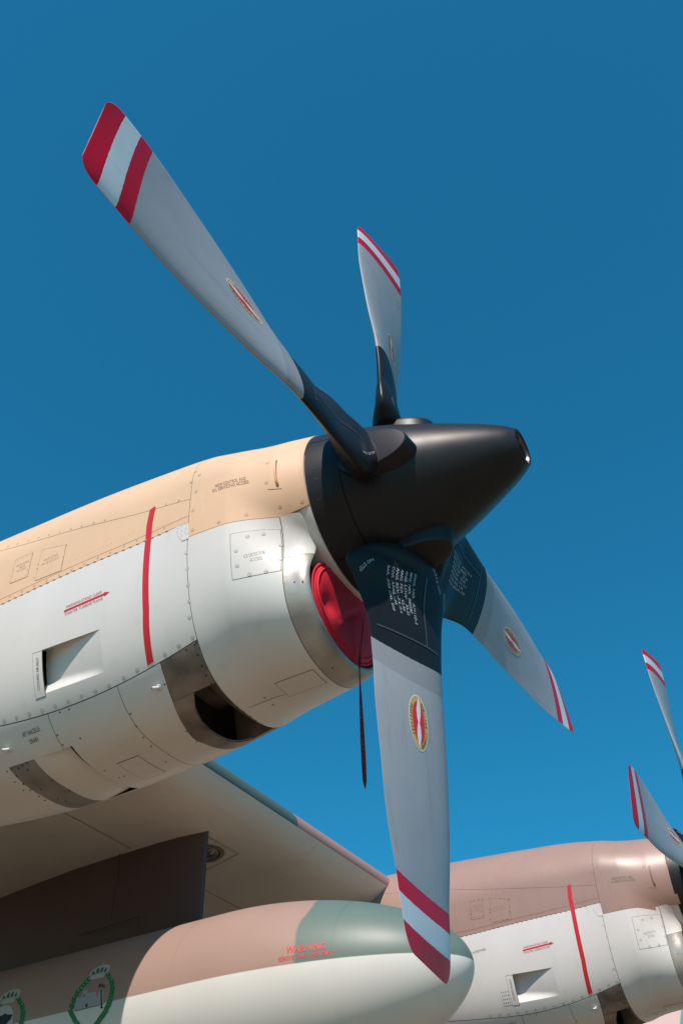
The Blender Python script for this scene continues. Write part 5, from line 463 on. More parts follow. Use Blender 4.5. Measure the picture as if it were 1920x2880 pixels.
def build_engine(y2):
    top = BROWN if y2 else SAND; MK = {'top': top, 'low': CREAM, 'steel': STEEL, 'plate': PLATE}; ink = INKB
    nac = part('engine_nacelle', core_me, None, y2); 
    if not core_me.materials: core_me.materials.append(CORE)
    nac['label'] = ('far engine nacelle painted brown over cream' if y2 else 'near engine nacelle painted sand over cream')
    def sub(name, me, m):
        o = link(name, me if not y2 else me.copy(), nac); me2 = o.data
        setmats(me2, [m, GRIME if m is not top else INKB]); return o
    for me, k in panels: sub('cowl_panel', me, MK[k])
    sub('nacelle_tail', tail_me, top)
    for me, k in duct_walls: sub('duct_wall', me, MK[k])
    sub('inlet_ramp', inlet_ramp, CREAM); sub('duct_wall', inlet_wall, CREAM)
    sub('intake_lip', lip_me, LIPM); sub('neck_ring', neck, CREAM)
    for nm, k, (a_, b_) in COVERS:
        sub(nm, a_, MK[k]); sub('cover_joint', b_, GRIME if k == 'low' else INKB)
    # duct floor inside intake
    # stencils
    P = PK
    def st(body, A, Bq, cap, m, bold=0.): return skin_text(nac, body, A, Bq, cap, m, bold=bold)
    st('PROP CONTROL AND', (-.655, 64.9), (-.503, 62.0), .017, ink); st('OIL SERVICING ACCESS', (-.669, 67.4), (-.489, 64.1), .017, ink)
    o = st('ICE DETECTOR', P['txt_ice'][0], (-.4384, 109.6), .017, INK); o.location = (0, 0, 0)
    st('ACCESS', (-.4994, 114.3), (-.4502, 113.5), .017, INK)
    st('ANTI-ICING', (-1.8265, 70.6), (-1.7396, 70.3), .014, ink); st('VALVE', (-1.806, 72.3), (-1.762, 72.2), .014, ink); st('ACCESS', (-1.8159, 74.2), (-1.7527, 74.1), .014, ink)
    st('ANTI-ICING', (-1.6376, 74.6), (-1.5484, 74.0), .016, ink); st('VALVE ACCESS', (-1.6505, 76.9), (-1.5383, 76.3), .016, ink)
    st('WARNING-STAND CLEAR', (-1.4438, 110.7), (-1.2409, 109.15), .0145, INKR); st('STARTER TURBINE PLANE', (-1.4469, 114.5), (-1.2339, 112.9), .0145, INKR)
    skin_text(nac, 'COOLING AIR INLET', (-1.597, 141.6), (-1.592, 129.2), .015, INK, off=.0022)
    st('AFT NACELLE', (-1.7519, 154.5), (-1.6503, 154.2), .020, INK, .01); st('DRAIN', (-1.727, 157.3), (-1.679, 157.1), .020, INK, .01)
    # warning arrow and plane line
    A0, A1 = (-1.4525, 111.9), (-1.1981, 109.95); r0 = float(rad(*A0)); L = math.hypot(A1[0] - A0[0], R(A1[1] - A0[1]) * r0)
    ab = [(0, -.005), (L * .5, -.005), (L - .03, -.005), (L - .03, -.011), (L, 0), (L - .03, .011), (L - .03, .005), (L * .5, .005), (0, .005)]
    Pq, _ = to_skin(ab, A0[0], A0[1], A1[0], A1[1], .0014)
    link('warning_arrow', mesh('warning_arrow', Pq, [(0, 1, 7, 8), (1, 2, 6, 7), (3, 4, 5)], False), nac, REDP)
    cl = curve([(-.9975, 64), (-1.006, 76), (-1.003, 84), (-1.0036, 112), (-1.0037, 126), (-1.0104, 133), (-1.0209, 147)], 1)
    ths = np.linspace(66.2, 146.4, 60)
    V = np.concatenate([S(cl(ths) - .0165, ths - .0, .0016), S(cl(ths) + .0165, ths - .7, .0016)]); n = 60
    link('turbine_plane_line', mesh('turbine_plane_line', V, [(i, i + 1, n + i + 1, n + i) for i in range(n - 1)]), nac, REDP)
    # corner patch on the door, hinge knuckles, rivets
    pp = PK['patch']; pv = S(np.array([p[0] for p in pp]), np.array([p[1] for p in pp]), .0022); pv2 = S(np.array([p[0] for p in pp]), np.array([p[1] for p in pp]), 0)
    k = len(pp); link('corner_patch', mesh('corner_patch', list(pv) + list(pv2), [tuple(range(k))] + [(i, (i + 1) % k, k + (i + 1) % k, k + i) for i in range(k)], False), nac, CREAM)
    hinge = []
    for i in range(58):
        x = -2.02 + i * .020
        if i % 2 == 0 and x < -.86:
            fr = skin_frame(x, float(PE(x)) - .1, .0005); b = tube([fr @ Vector((-.0085, 0, 0)), fr @ Vector((.0085, 0, 0))], .0032, 6); hinge.append((b, 0))
    o = link('door_hinge', join('door_hinge', hinge), nac, top); o['kind'] = 'stuff'
    for key, mm, rr in (('rivet1', top, .0024), ('rivet2', top, .0028), ('patch_riv', CREAM, .0026)):
        Q = []
        for x, th in PK[key]:
            fr = skin_frame(x, th, .0024 if key == 'patch_riv' else 0.)
            V = [fr @ Vector((rr * math.cos(t) * q, rr * math.sin(t) * q, z)) for q, z in ((1, 0), (.75, .0011)) for t in np.linspace(0, 2 * math.pi, 9)[:-1]]
            Q.append((mesh('r', V, grid_faces(2, 8, closed=True) + [tuple(range(8, 16))], False), 0))
        link('rivet_row', join('rivet_row', Q, False), nac, mm)['kind'] = 'stuff'
    # fasteners, each its own piece; the tiny ones of the far engine are joined
    groups = [('fast_white', screws, CREAM, SCRD), ('fast_top', None, top, SCRD), ('fast_metal', [dark], SCRD, SCRD), ('fast_low', [lows], SCRL, SCRL), ('fast_lip', [tiny], SCRD, SCRD)]
    done = {}
    for key, ms, m0, m1 in groups:
        small = []
        for i, (x, th) in enumerate(PK[key]):
            if key == 'fast_top':
                me0 = tiny if i >= 37 else (smalls[i % 2] if i >= 12 else screws[i % 4])
            else: me0 = ms[i % len(ms)]
            rise = .0015 if (key == 'fast_white' and i >= 19) or (key == 'fast_top' and i >= 37) else 0.
            if x < -3.3 or x > -.25: continue
            fr = skin_frame(x, th, rise)
            if y2 and key in ('fast_metal', 'fast_low', 'fast_lip') or (y2 and me0 is tiny):
                if key == 'fast_low' or me0 is tiny or key == 'fast_metal':
                    q = me0.copy(); q.transform(fr); small.append((q, 1 if me0 is not tiny else 1)); continue
            kk = (me0.name, m0.name)
            if kk not in done:
                c = me0.copy(); setmats(c, [m0, SCRR if m1 is SCRD else m1]); done[kk] = c
            o = link('fastener', done[kk], nac); o.matrix_local = fr @ Matrix.Rotation(random.uniform(0, 3.1), 4, 'Z')
        if small:
            o = link('fastener_row', join('fastener_row', small, False), nac, [m0, m1]); o['kind'] = 'stuff'
    # grab handle on the front cowl
    hp = []; 
    for k in range(15):
        u = k / 14; hp.append(S(np.array([-.3655 + .008 * u]), np.array([51.8 + 14.2 * u]), np.array([.016 * math.sin(math.pi * u) ** .35 - .002]))[0])
    link('grab_handle', tube(hp, .0058), nac, top)
    skin_poly(nac, 'handle_slot', [(-.404, 67.6), (-.343, 67.6), (-.343, 67.9), (-.404, 67.9)], INKB, .0008, 3)
    # drain pipes
    for x, th in PK['drain']:
        fr = skin_frame(x, th)
        fl = tube([fr @ Vector((0, 0, -.002)), fr @ Vector((0, 0, .003)), fr @ Vector((0, 0, .0045))], [.0145, .0145, .010], 18)
        d = tube([fr @ Vector((0, 0, 0)), fr @ Vector((-.004, .003, .012)), fr @ Vector((-.020, .012, .024))], .0065, 14)
        hol = tube([fr @ Vector((-.0195, .0117, .0236)), fr @ Vector((-.0208, .0125, .0248))], .0046, 12)
        o = link('drain_pipe', join('drain_pipe', [(fl, 0), (d, 1), (hol, 2)]), nac, [CREAM, WHITE, CORE])
    # seam line on lower front cowl (joint strip)
    skin_poly(nac, 'panel_seam', [(-.752, 178.2), (-.585, 180.9), (-.585, 181.15), (-.752, 178.45)], GRIME, .0006, 6)
    if y2:
        st('ACCESS PANEL', (-1.872, 108.0), (-1.752, 106.8), .016, INK)
        Q = []
        for i in range(4):
            for j in range(4):
                fr = skin_frame(-1.690 + i * .017 - j * .001, 136.2 + j * 2.0, .0014); c = tiny.copy(); c.transform(fr); Q.append((c, 0))
        o = link('doubler_patch', skin([(-1.70, -1.63, 135, 143.6, lambda x, th: x * 0 + .0012)], gap=0, thick=.0012), nac, CREAM)
        link('rivet_row', join('rivet_row', Q, False), nac, SCRD)['kind'] = 'stuff'
        for xa, ta, nx, nh in ((-.500, 81.2, 5, 3), (-.300, 74.2, 4, 4)):
            Q = []
            link('doubler_patch', skin([(xa - .012, xa + .02 * nx, ta - 1.4, ta + 1.9 * nh - .6, lambda x, th: x * 0 + .0012)], gap=0, thick=.0012), nac, BROWN)
            for i in range(nx):
                for j in range(nh): c = tiny.copy(); c.transform(skin_frame(xa + i * .019, ta + j * 1.9, .0013)); Q.append((c, 0))
            link('rivet_row', join('rivet_row', Q, False), nac, BROWN)['kind'] = 'stuff'
    return nac
nac1 = build_engine(False); nac2 = build_engine(True)

# ---- propeller blades
BR = np.array([.345, .42, .50, .62, .75, .95, 1.15, 1.4, 1.65, 1.83, 1.9, 1.98, 2.07])
BA = np.array([(.120, .045), (.240, .086), (.296, .101), (.250, .088), (.216, .064), (.211, .050), (.233, .036), (.245, .018), (.252, .001), (.240, -.015), (.234, -.019), (.225, -.023), (.213, -.027)])
BB = np.array([(-.165, -.058), (-.224, -.071), (-.230, -.070), (-.212, -.060), (-.196, -.052), (-.192, -.040), (-.214, -.024), (-.228, -.007), (-.225, .011), (-.206, .021), (-.202, .022), (-.194, .026), (-.184, .03)])
TC = np.interp(np.linspace(0, 1, 2), [0, 1], [0, 1])
def spl(x, X, Y):
    Y = np.asarray(Y, float); m = np.gradient(Y, X, axis=0); i = np.clip(np.searchsorted(X, x, side='right') - 1, 0, len(X) - 2); h = (X[i + 1] - X[i]); t = (x - X[i]) / h
    if Y.ndim > 1: h = h[..., None]; t = t[..., None]
    return (2 * t**3 - 3 * t**2 + 1) * Y[i] + (t**3 - 2 * t**2 + t) * h * m[i] + (-2 * t**3 + 3 * t**2) * Y[i + 1] + (t**3 - t**2) * h * m[i + 1]
def blade_pt(r, u, side, off=0.):
    """r radius, u 0 at trailing edge A .. 1 at leading edge B, side +1 front face, -1 rear face; local axes X tangential, Y aft, Z radial"""
    r, u = np.broadcast_arrays(np.asarray(r, float), np.asarray(u, float))
    A = spl(r, BR, BA); Bq = spl(r, BR, BB)
    rt = np.clip((r - 1.985) / .072, 0, 1); inset = .055 * (1 - np.sqrt(np.clip(1 - rt ** 2, 0, 1)))
    ch = Bq - A; c = np.sqrt((ch ** 2).sum(-1)); e = ch / c[..., None]
    A = A + e * inset[..., None]; c2 = c - 2 * inset
    tc = np.interp(r, [.30, .36, .44, .6, .75, 1.0, 1.4, 1.98, 2.057], [.60, .48, .25, .145, .145, .105, .07, .042, .012])
    xx = np.clip(1 - u, 0, 1); q = 5 * (.2969 * np.sqrt(xx) - .126 * xx - .3516 * xx**2 + .2843 * xx**3 - .1036 * xx**4)
    ell = np.sqrt(np.clip(1 - (2 * xx - 1) ** 2, 0, 1)) * .5
    k = np.clip((r - .40) / .45, 0, 1); shape = ell * (1 - k) + q * k
    f = np.where(side > 0, np.interp(r, [.4, .9], [1., 1.3]), np.interp(r, [.4, .9], [1., .7]))
    h = shape * tc * c2 * f
    nrm = np.stack([e[..., 1], -e[..., 0]], -1)             # towards the front (local -Y)
    nrm = np.where((nrm[..., 1:2] > 0), -nrm, nrm)
    P = A + e * (c2 * u)[..., None] + nrm * (side * h + off * np.sign(side))[..., None]
    return np.stack([P[..., 0], P[..., 1], r], -1)
rs = np.concatenate([np.linspace(.345, .9, 46), np.linspace(.915, 1.985, 66), 1.985 + .072 * np.sin(np.linspace(0, math.pi / 2, 10)[1:])])
us = (1 - np.cos(np.linspace(0, math.pi, 25))) / 2
V = []
for r in rs:
    ring = np.concatenate([blade_pt(np.full(25, r), us, 1), blade_pt(np.full(23, r), us[::-1][1:-1], -1)]); V += list(ring)
nb = 48; F = grid_faces(len(rs), nb, closed=True) + [tuple(range(nb))[::-1], tuple(range(len(V) - nb, len(V)))]
blade_me = mesh('propeller_blade', V, F)
bm = bmesh.new(); bm.from_mesh(blade_me); bmesh.ops.recalc_face_normals(bm, faces=bm.faces); bm.to_mesh(blade_me); bm.free()
blade_me.materials.append(BLADE)
def blade_map(ab, r0, u0, rdir, off=.0014):
    """drawing coordinates in metres: b along the radius (rdir=+1 outward), a along the chord towards the leading edge"""
    ab = np.asarray(ab, float); r = r0 + ab[:, 1] * rdir; c = spl(r, BR, np.sqrt(((BB - BA) ** 2).sum(-1))); u = u0 + ab[:, 0] / c
    return blade_pt(r, np.clip(u, .01, .99), 1, off)
def refine(V, F, mx):
    me = mesh('r', [(a, b, 0) for a, b in V], F, False); bm = bmesh.new(); bm.from_mesh(me)
    bmesh.ops.triangulate(bm, faces=bm.faces)
    for _ in range(6):
        es = [e for e in bm.edges if e.calc_length() > mx]
        if not es: break
        bmesh.ops.subdivide_edges(bm, edges=es, cuts=1); bmesh.ops.triangulate(bm, faces=bm.faces)
    V = np.array([v.co[:2] for v in bm.verts]); bm.verts.index_update(); F = [tuple(v.index for v in f.verts) for f in bm.faces]; bm.free(); return V, F
def ellipse(a, b, n=40, ph=0): return [(a * math.cos(t) , b * math.sin(t)) for t in np.linspace(0, 2 * math.pi, n + 1)[:-1]]
def blade_emblem(ER, EU):
    parts = []
    def add(poly, m, off):
        V, F = refine(poly, [tuple(range(len(poly)))], .03); parts.append((mesh('e', blade_map(V, ER, EU, 1, off), F, False), m))
    add(ellipse(.058, .118), 0, .0010); add(ellipse(.0545, .1135), 1, .0013); add(ellipse(.036, .090), 2, .0016)
    pr = [(0, .109), (.006, .09), (.0125, .055), (.010, .02), (.0045, 0), (.011, -.03), (.012, -.06), (.006, -.095), (0, -.109), (-.006, -.09), (-.0125, -.055), (-.010, -.02), (-.0045, 0), (-.011, .03), (-.012, .06), (-.006, .095)]
    ca, sa = math.cos(.05), math.sin(.05); add([(x * ca - y * sa, x * sa + y * ca) for x, y in pr], 0, .0019)
    for word, a0, a1 in (('HAMILTON STANDARD', 128, -38 - 40), ('PROPELLERS', 232 - 80 + 0, 232)):
        pass
    def arc_text(word, t0, t1):
        n = len(word)
        for i, ch in enumerate(word):
            if ch == ' ': continue
            t = R(t0 + (t1 - t0) * (i + .5) / n); V0, F0 = text2d(ch, .02); V0 = V0 - V0.mean(0) * [1, 0] - [0, .5]
            px, py = .0452 * math.cos(t), .1015 * math.sin(t); tx, ty = -.0452 * math.sin(t), .1015 * math.cos(t); 
            if t1 < t0: tx, ty = -tx, -ty
            L = math.hypot(tx, ty); tx /= L; ty /= L; nx, ny = (ty, -tx)
            V = [(px + x * .0125 * tx + y * .0125 * nx, py + x * .0125 * ty + y * .0125 * ny) for x, y in V0]
            parts.append((mesh('c', blade_map(V, ER, EU, 1, .0019), F0, False), 3))
    # seen from the front the radius points down on the lower blade
    arc_text('HAMILTON STANDARD', -62, 80); arc_text('PROPELLERS', 222, 140)
    return join('maker_emblem', parts, False)
emb_mes = [blade_emblem(1.225, .43), blade_emblem(1.125, .41), blade_emblem(1.255, .43), blade_emblem(1.165, .53)]
for e_ in emb_mes:
    for m in (WHITE, GOLD, REDP, mat('emblem_brown', (.13, .07, .02), .5)): e_.materials.append(m)
def blade_text(body, r0, u0, width, cap, ang=0., bold=.0):
    """text whose reading direction runs outwards along the blade, turned by ang"""
    V, F = text2d(body, bold); W = V[:, 0].max(); a = V[:, 0] / W * width; b = V[:, 1] * cap
    c, s = math.cos(ang), math.sin(ang); along = a * c - b * s; up = a * s + b * c
    return mesh('blade_stencil', blade_map(np.stack([up, along], 1), r0, u0, 1, .0016), F, False)
rows = [('DWG. NO.   A7111D-2', 'MFG. NO.  840580', 'ANG. LOW    23.25', 'ANG. FEA    92.50', 'ANG. REV. -7.4 -9.4', 'COR. ANG. -.05', 'BAR. .600 CAL. 500'),
        ('DWG. NO.   A7111D-2', 'MFG. NO.  840802', 'ANG. LOW    23.25', 'ANG. FEA    92.50', 'ANG. REV. -7.4 -9.4', 'COR. ANG. +.30', 'BAR. .540 CAL. 500')]
def stencils(rw):
    ps = []; W0 = text2d(rw[0])[0][:, 0].max()
    for i, t in enumerate(rw):
        w_ = text2d(t, .015)[0][:, 0].max() / W0 * .240
        ps.append((blade_text(t, .470 + .004 * i, .575 - i * .043, w_, .0125, 0, .015), 0))
    me = join('blade_stencil', ps, False); me.materials.append(PALE); return me
st_me = [stencils(rows[0]), stencils(rows[1])]
ns_me = [blade_text('NO STEP', .490, .18, .095, .013, -.75, .01), blade_text('NO STEP', .475, .905, .10, .013, math.pi + .5, .01)]
for q in ns_me: q.materials.append(PALE)
# de-icing boot: thin raised sheet on the leading part of the cuff
def boot():
    V = []; R_ = np.linspace(.45, .80, 20); U_ = np.linspace(.70, .716, 4)
    a_ = blade_pt(np.repeat(R_, 4), np.tile(U_, 20) , 1, .0022); me1 = mesh('b', a_, grid_faces(20, 4))
    R2 = np.linspace(.793, .80, 3); U2 = np.linspace(.08, .88, 24); me2 = mesh('b', blade_pt(np.repeat(R2, 24), np.tile(U2, 3), 1, .0022), grid_faces(3, 24))
    me = join('boot_seam', [(me1, 0), (me2, 0)]); me.materials.append(mat('boot_edge', (.055, .062, .07), .5)); return me
boot_me = boot()
def add_blade(azim, y2, stn, lab, ek=3):
    e1 = Vector((0, -1, 0)); e2 = Vector((0, 0, 1)); n = Vector((-1, 0, 0))
    rad_ = e1 * math.cos(azim) + e2 * math.sin(azim); T = -e1 * math.sin(azim) + e2 * math.cos(azim)
    o = part('propeller_blade', blade_me, None, y2)
    M3 = Matrix((T, n, rad_)).transposed().to_4x4(); o.matrix_local = Matrix.Translation(o.location) @ M3
    o['label'] = lab
    link('maker_emblem', emb_mes[ek], o)
    if stn is not None: link('data_stencil', st_me[stn], o)['kind'] = 'stuff'
    for q in ns_me: link('no_step_stencil', q, o)
    link('boot_seam', boot_me, o)
    return o
for k, l, sn in ((0, 'long blade reaching to the upper left of the picture', None), (1, 'foreshortened blade standing up behind the near spinner', None), (2, 'blade pointing away to the lower right of the near hub', 1), (3, 'blade hanging straight down in front of the fuel tank', 0)):
    add_blade(k * math.pi / 2, False, sn, 'near propeller: ' + l, k)
for k in range(4): add_blade(k * math.pi / 2 - math.pi / 2 + 1.5042, True, k % 2, 'far propeller blade')

# ---- spinner
def lathe(prof, n=96, x0=0):
    a = np.linspace(0, 2 * math.pi, n + 1)[:-1]
    return mesh('lathe', [(x, -r * math.sin(t), r * math.cos(t)) for x, r in prof for t in a], grid_faces(len(prof), n, closed=True))
SPX = np.array([-.238, -.13, -.05, .03, .10, .18, .25, .33, .40, .48, .55, .60, .622]); SPR = np.array([.408, .386, .365, .343, .321, .290, .263, .231, .201, .165, .130, .100, .082])
def sr(x): return float(spl(np.array([x]), SPX, SPR)[0])
def seg(xa, xb, t0, t1, n=12, m=40, off=0.):
    V = []
    for i in range(n):
        x = xa + (xb - xa) * i / (n - 1)
        for j in range(m): t = R(t0 + (t1 - t0) * j / (m - 1)); r = sr(x) + off; V.append((x, -r * math.sin(t), r * math.cos(t)))
    return mesh('seg', V, grid_faces(n, m))
nose_prof = [(x, sr(x)) for x in np.linspace(-.085, .615, 44)] + [(.620, .0845), (.622, .081), (.619, .077), (.60, .074), (.52, .076)]
nose_me = lathe(nose_prof); tube_in = lathe([(.60, .0755), (.50, .076), (.44, .074)], 48); hub_in = lathe([(.44, .08), (.44, .001)], 48); ring_in = lathe([(.614, .0760), (.604, .0725), (.590, .073)], 48)
core_sp = lathe([(-.242, .30), (-.242, .392), (-.10, .365), (.0, .34), (.08, .31)])
rear = [seg(-.237, -.0885, a0 + .35, a0 + 90 - .35) for a0 in (68 - 90, 68, 158, 248)]
def boss():
    # rounded platform around the blade root, radial axis = local Z, front = local -Y
    V = []; N = 48; prof = [(1.05, .20), (1.0, .352), (.99, .364), (.965, .371), (.80, .375), (.4, .377)]
    for q, z in prof:
        for k in range(N):
            t = 2 * math.pi * k / N; cx_, sy = math.cos(t), math.sin(t)
            rx = .108; ry = .222 if sy < 0 else .11
            zz = z - (.020 * max(0, -sy * q) if z > .3 else 0)
            V.append((rx * q * cx_ - .030, ry * q * sy - .012, zz))
    V.append((0, 0, .378)); F = grid_faces(len(prof), N, closed=True); b = (len(prof) - 1) * N
    F += [(b + k, b + (k + 1) % N, len(V) - 1) for k in range(N)]
    return sharp(weld(mesh('blade_fairing', V, F)), 22)
boss_me = boss(); root_me = None
def root():
    V = []; N = 40
    for z, s in ((.30, .9), (.36, 1.0), (.372, .98)):
        for k in range(N): t = 2 * math.pi * k / N; V.append((.14 * s * math.cos(t), .11 * s * math.sin(t) + .02, z))
    return mesh('root', V, grid_faces(3, N, closed=True) + [tuple(range(2 * N, 3 * N))])
root_me = root()
def add_spinner(y2, ph):
    sp = part('spinner', nose_me, None, y2)
    if not nose_me.materials: nose_me.materials.append(BLACKP)
    sp['label'] = 'black spinner of the far propeller' if y2 else 'matt black spinner of the near propeller with open nose'
    Rx = Matrix.Rotation(ph, 4, 'X')
    def s(name, me, m):
        o = link(name, me, sp)
        if not me.materials: me.materials.append(m)
        o.matrix_local = Rx; return o
    s('spinner_core', core_sp, CORE)
    for q in rear: s('rear_panel', q, BLACKP)
    s('nose_tube', tube_in, CORE); s('nose_plug', hub_in, CORE); s('nose_ring', ring_in, ALU)
    for k in range(4):
        azim = k * math.pi / 2; e1 = Vector((0, -1, 0)); e2 = Vector((0, 0, 1)); n = Vector((-1, 0, 0))
        rd = e1 * math.cos(azim) + e2 * math.sin(azim); T = -e1 * math.sin(azim) + e2 * math.cos(azim); M3 = Matrix((T, n, rd)).transposed().to_4x4()
        o = s('blade_fairing', boss_me, BLACKP); o.matrix_local = Rx @ M3
    for t0, x in ((96, -.195), (104, -.19), (-8, -.19), (186, -.19), (194, -.186), (118, -.20)):
        r = sr(x); p = Vector((x, -r * math.sin(R(t0)), r * math.cos(R(t0)))); nn = Vector((.35, -math.sin(R(t0)), math.cos(R(t0)))).normalized()
        o = link('bolt', bolt_me, sp); o.matrix_local = Rx @ (Matrix.Translation(p) @ nn.to_track_quat('Z', 'Y').to_matrix().to_4x4())
bolt_me = screw_mesh(.006, False); bolt_me.materials.append(CORE); bolt_me.materials.append(CORE)
add_spinner(False, 0.); add_spinner(True, 1.5042 - math.pi / 2)

# ---- wing
PL = [(-7.5, .15), (-6.8, .06), (-6, .02), (-5.4, .02), (-4.87, .05), (-4.15, .11), (-3.5, .14), (-3.2, .158), (-3.0, .18), (-2.90, .20), (-2.82, .225), (-2.75, .257), (-2.70, .293), (-2.665, .326), (-2.638, .362), (-2.627, .380)]
PU = [(-2.627, .380), (-2.621, .395), (-2.622, .425), (-2.635, .46), (-2.665, .50), (-2.72, .545), (-2.80, .59), (-2.95, .66), (-3.2, .75), (-3.6, .85), (-4.2, .93), (-5.2, .88), (-6.4, .6), (-7.5, .17)]
DIH = .020
ys = np.linspace(-9.5, 12.2, 64)
def wing_skin(P, name, mats, mid=None, tip=False):
    V = []; mi = []
    Q = []
    for i in range(len(P) - 1):
        for k in range(3): t = k / 3; Q.append((P[i][0] * (1 - t) + P[i + 1][0] * t, P[i][1] * (1 - t) + P[i + 1][1] * t))
    Q.append(P[-1])
    for y in ys:
        for x, z in Q: V.append((x, y, z + DIH * (y - 2.45)))
    me = mesh(name, V, grid_faces(len(ys), len(Q))); return me
def camo_wing():
    m, t, b = node_mat('wing_top_paint', .45)
    tc = t.nodes.new('ShaderNodeTexCoord'); sp = t.nodes.new('ShaderNodeSeparateXYZ'); t.links.new(tc.outputs['Object'], sp.inputs[0])
    n = t.nodes.new('ShaderNodeTexNoise'); n.inputs['Scale'].default_value = .8; t.links.new(tc.outputs['Object'], n.inputs['Vector'])
    a_ = t.nodes.new('ShaderNodeMath'); a_.operation = 'MULTIPLY_ADD'; a_.inputs[1].default_value = .35; t.links.new(n.outputs[0], a_.inputs[0]); t.links.new(sp.outputs[1], a_.inputs[2])
    g = t.nodes.new('ShaderNodeMath'); g.operation = 'GREATER_THAN'; g.inputs[1].default_value = 3.42; t.links.new(a_.outputs[0], g.inputs[0])
    mx = t.nodes.new('ShaderNodeMix'); mx.data_type = 'RGBA'; mx.inputs[6].default_value = (.085, .125, .105, 1); mx.inputs[7].default_value = (.42, .235, .19, 1)
    t.links.new(g.outputs[0], mx.inputs[0]); t.links.new(mx.outputs[2], b.inputs['Base Color']); return m
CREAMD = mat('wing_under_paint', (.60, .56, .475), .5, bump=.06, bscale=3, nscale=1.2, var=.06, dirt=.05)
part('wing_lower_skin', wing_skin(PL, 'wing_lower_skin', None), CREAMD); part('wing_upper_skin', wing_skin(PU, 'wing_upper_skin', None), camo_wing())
def zl(x, y):
    X = [p[0] for p in PL]; Z = [p[1] for p in PL]; return float(np.interp(x, X, Z)) + DIH * (y - 2.45)
wl = [o for o in aircraft.children if o.name == 'wing_lower_skin'][0]
def wing_strip(name, pts, wd, m, off=.0015, sub=8):
    V = []; F = []
    for (x0, y0), (x1, y1) in zip(pts[:-1], pts[1:]):
        L = math.hypot(x1 - x0, y1 - y0); nx, ny = -(y1 - y0) / L * wd / 2, (x1 - x0) / L * wd / 2
        for k in range(sub + 1):
            t = k / sub; x, y = x0 + (x1 - x0) * t, y0 + (y1 - y0) * t; b = len(V)
            V += [(x + nx, y + ny, zl(x + nx, y + ny) - off), (x - nx, y - ny, zl(x - nx, y - ny) - off)]
            if k: F.append((b - 2, b - 1, b + 1, b))
    return link(name, mesh(name, V, F, False), wl, m)
SEAM = mat('wing_seam', (.16, .13, .10), .8)
wing_strip('skin_joint', [(-3.535, .6), (-3.56, 2.44)], .007, SEAM, sub=30); wing_strip('skin_joint', [(-3.585, 2.8), (-3.585, 4.7)], .007, SEAM, sub=30)
wing_strip('skin_joint', [(-3.38, 3.10), (-3.012, 3.04), (-3.02, 2.66)], .006, SEAM); None
for i in range(14): 
    y = 2.70 + i * .024; c = tiny.copy(); c.materials.clear(); c.materials.append(SEAM); c.materials.append(SEAM); o = link('rivet', c, wl); o.location = (-3.032, y, zl(-3.032, y) - .001)
for i in range(9):
    x = -3.05 - i * .035; c = tiny.copy(); c.materials.clear(); c.materials.append(SEAM); c.materials.append(SEAM); o = link('rivet', c, wl); o.location = (x, 3.03 + i * .006, zl(x, 3.05) - .001)
Vt, Ft = text2d('LANDING LIGHT ACCESS', .01); Wt = Vt[:, 0].max()
link('stencil', mesh('stencil', [(-3.055 - b * .014, 2.74 + a_ / Wt * .20, zl(-3.055 - b * .014, 2.8) - .0018) for a_, b in Vt], Ft, False), wl, SEAM) if False else None
# landing light let into the underside, just behind the pylon's edge
LX, LY = -3.20, 2.865
def disc_at(r0, r1, z0, z1, n=40): return mesh('d', [(LX + r * math.cos(t), LY + r * math.sin(t), zl(LX + r * math.cos(t), LY) + z) for r, z in ((r0, z0), (r1, z1)) for t in np.linspace(0, 2 * math.pi, n + 1)[:-1]], grid_faces(2, n, closed=True))
ll = part('landing_light', disc_at(.150, .118, -.002, -.006), STEEL)
link('light_bezel', disc_at(.118, .104, -.006, .0), ll, CORE); 
link('light_lens', mesh('l', [(LX + r * math.cos(t), LY + r * math.sin(t), zl(LX, LY) - .002 - z) for r, z in ((.105, 0), (.09, .012), (.06, .024), (.03, .03), (.004, .032)) for t in np.linspace(0, 2 * math.pi, 41)[:-1]], grid_faces(5, 40, closed=True)), ll, [mat('light_lens', (.20, .18, .16), .12, metal=.7)])

# ---- pylon between wing and tank
def pylon():
    V = []; zs = np.linspace(-.62, .30, 14); N = 40
    for z in zs:
        for k in range(N):
            t = k / N * 2 * math.pi; xx = (1 - math.cos(t)) / 2; h = .165 * np.sign(math.sin(t)) * (abs(math.sin(t)) ** .8 if xx < .35 else 1 - max(0, (xx - .5) / .5) ** 2)
            if abs(math.sin(t)) < 1e-6: h = 0
            V.append((-2.968 - xx * 4.1, 2.60 + h * (min(1, math.sqrt(xx / .06)) if xx < .06 else 1), z + DIH * 0))
    return mesh('pylon', V, grid_faces(14, N, closed=True))
BROWN_SHADED = mat('pylon_paint_shaded', (.085, .052, .04), .5, var=.06, bump=.04, bscale=6)  # brown paint darkened, with the shade under the wing put into the colour
py = part('tank_pylon', pylon(), BROWN_SHADED); py['label'] = 'brown pylon, its colour darkened as painted shade, holding the fuel tank under the wing'
PG = mat('pylon_seam', (.05, .03, .022), .8)
for (xa, za, xb, zb) in ((-3.95, -.42, -3.40, -.40), (-3.40, -.40, -3.40, -.50), (-3.66, -.1, -3.66, -.36), (-3.66, .12, -3.64, -.1)):
    d = .004; L = math.hypot(xb - xa, zb - za); nx, nz = -(zb - za) / L * d, (xb - xa) / L * d
    link('panel_joint', mesh('j', [(xa + nx, 2.4335, za + nz), (xb + nx, 2.4335, zb + nz), (xb - nx, 2.4335, zb - nz), (xa - nx, 2.4335, za - nz)], [(0, 1, 2, 3)], False), py, PG)

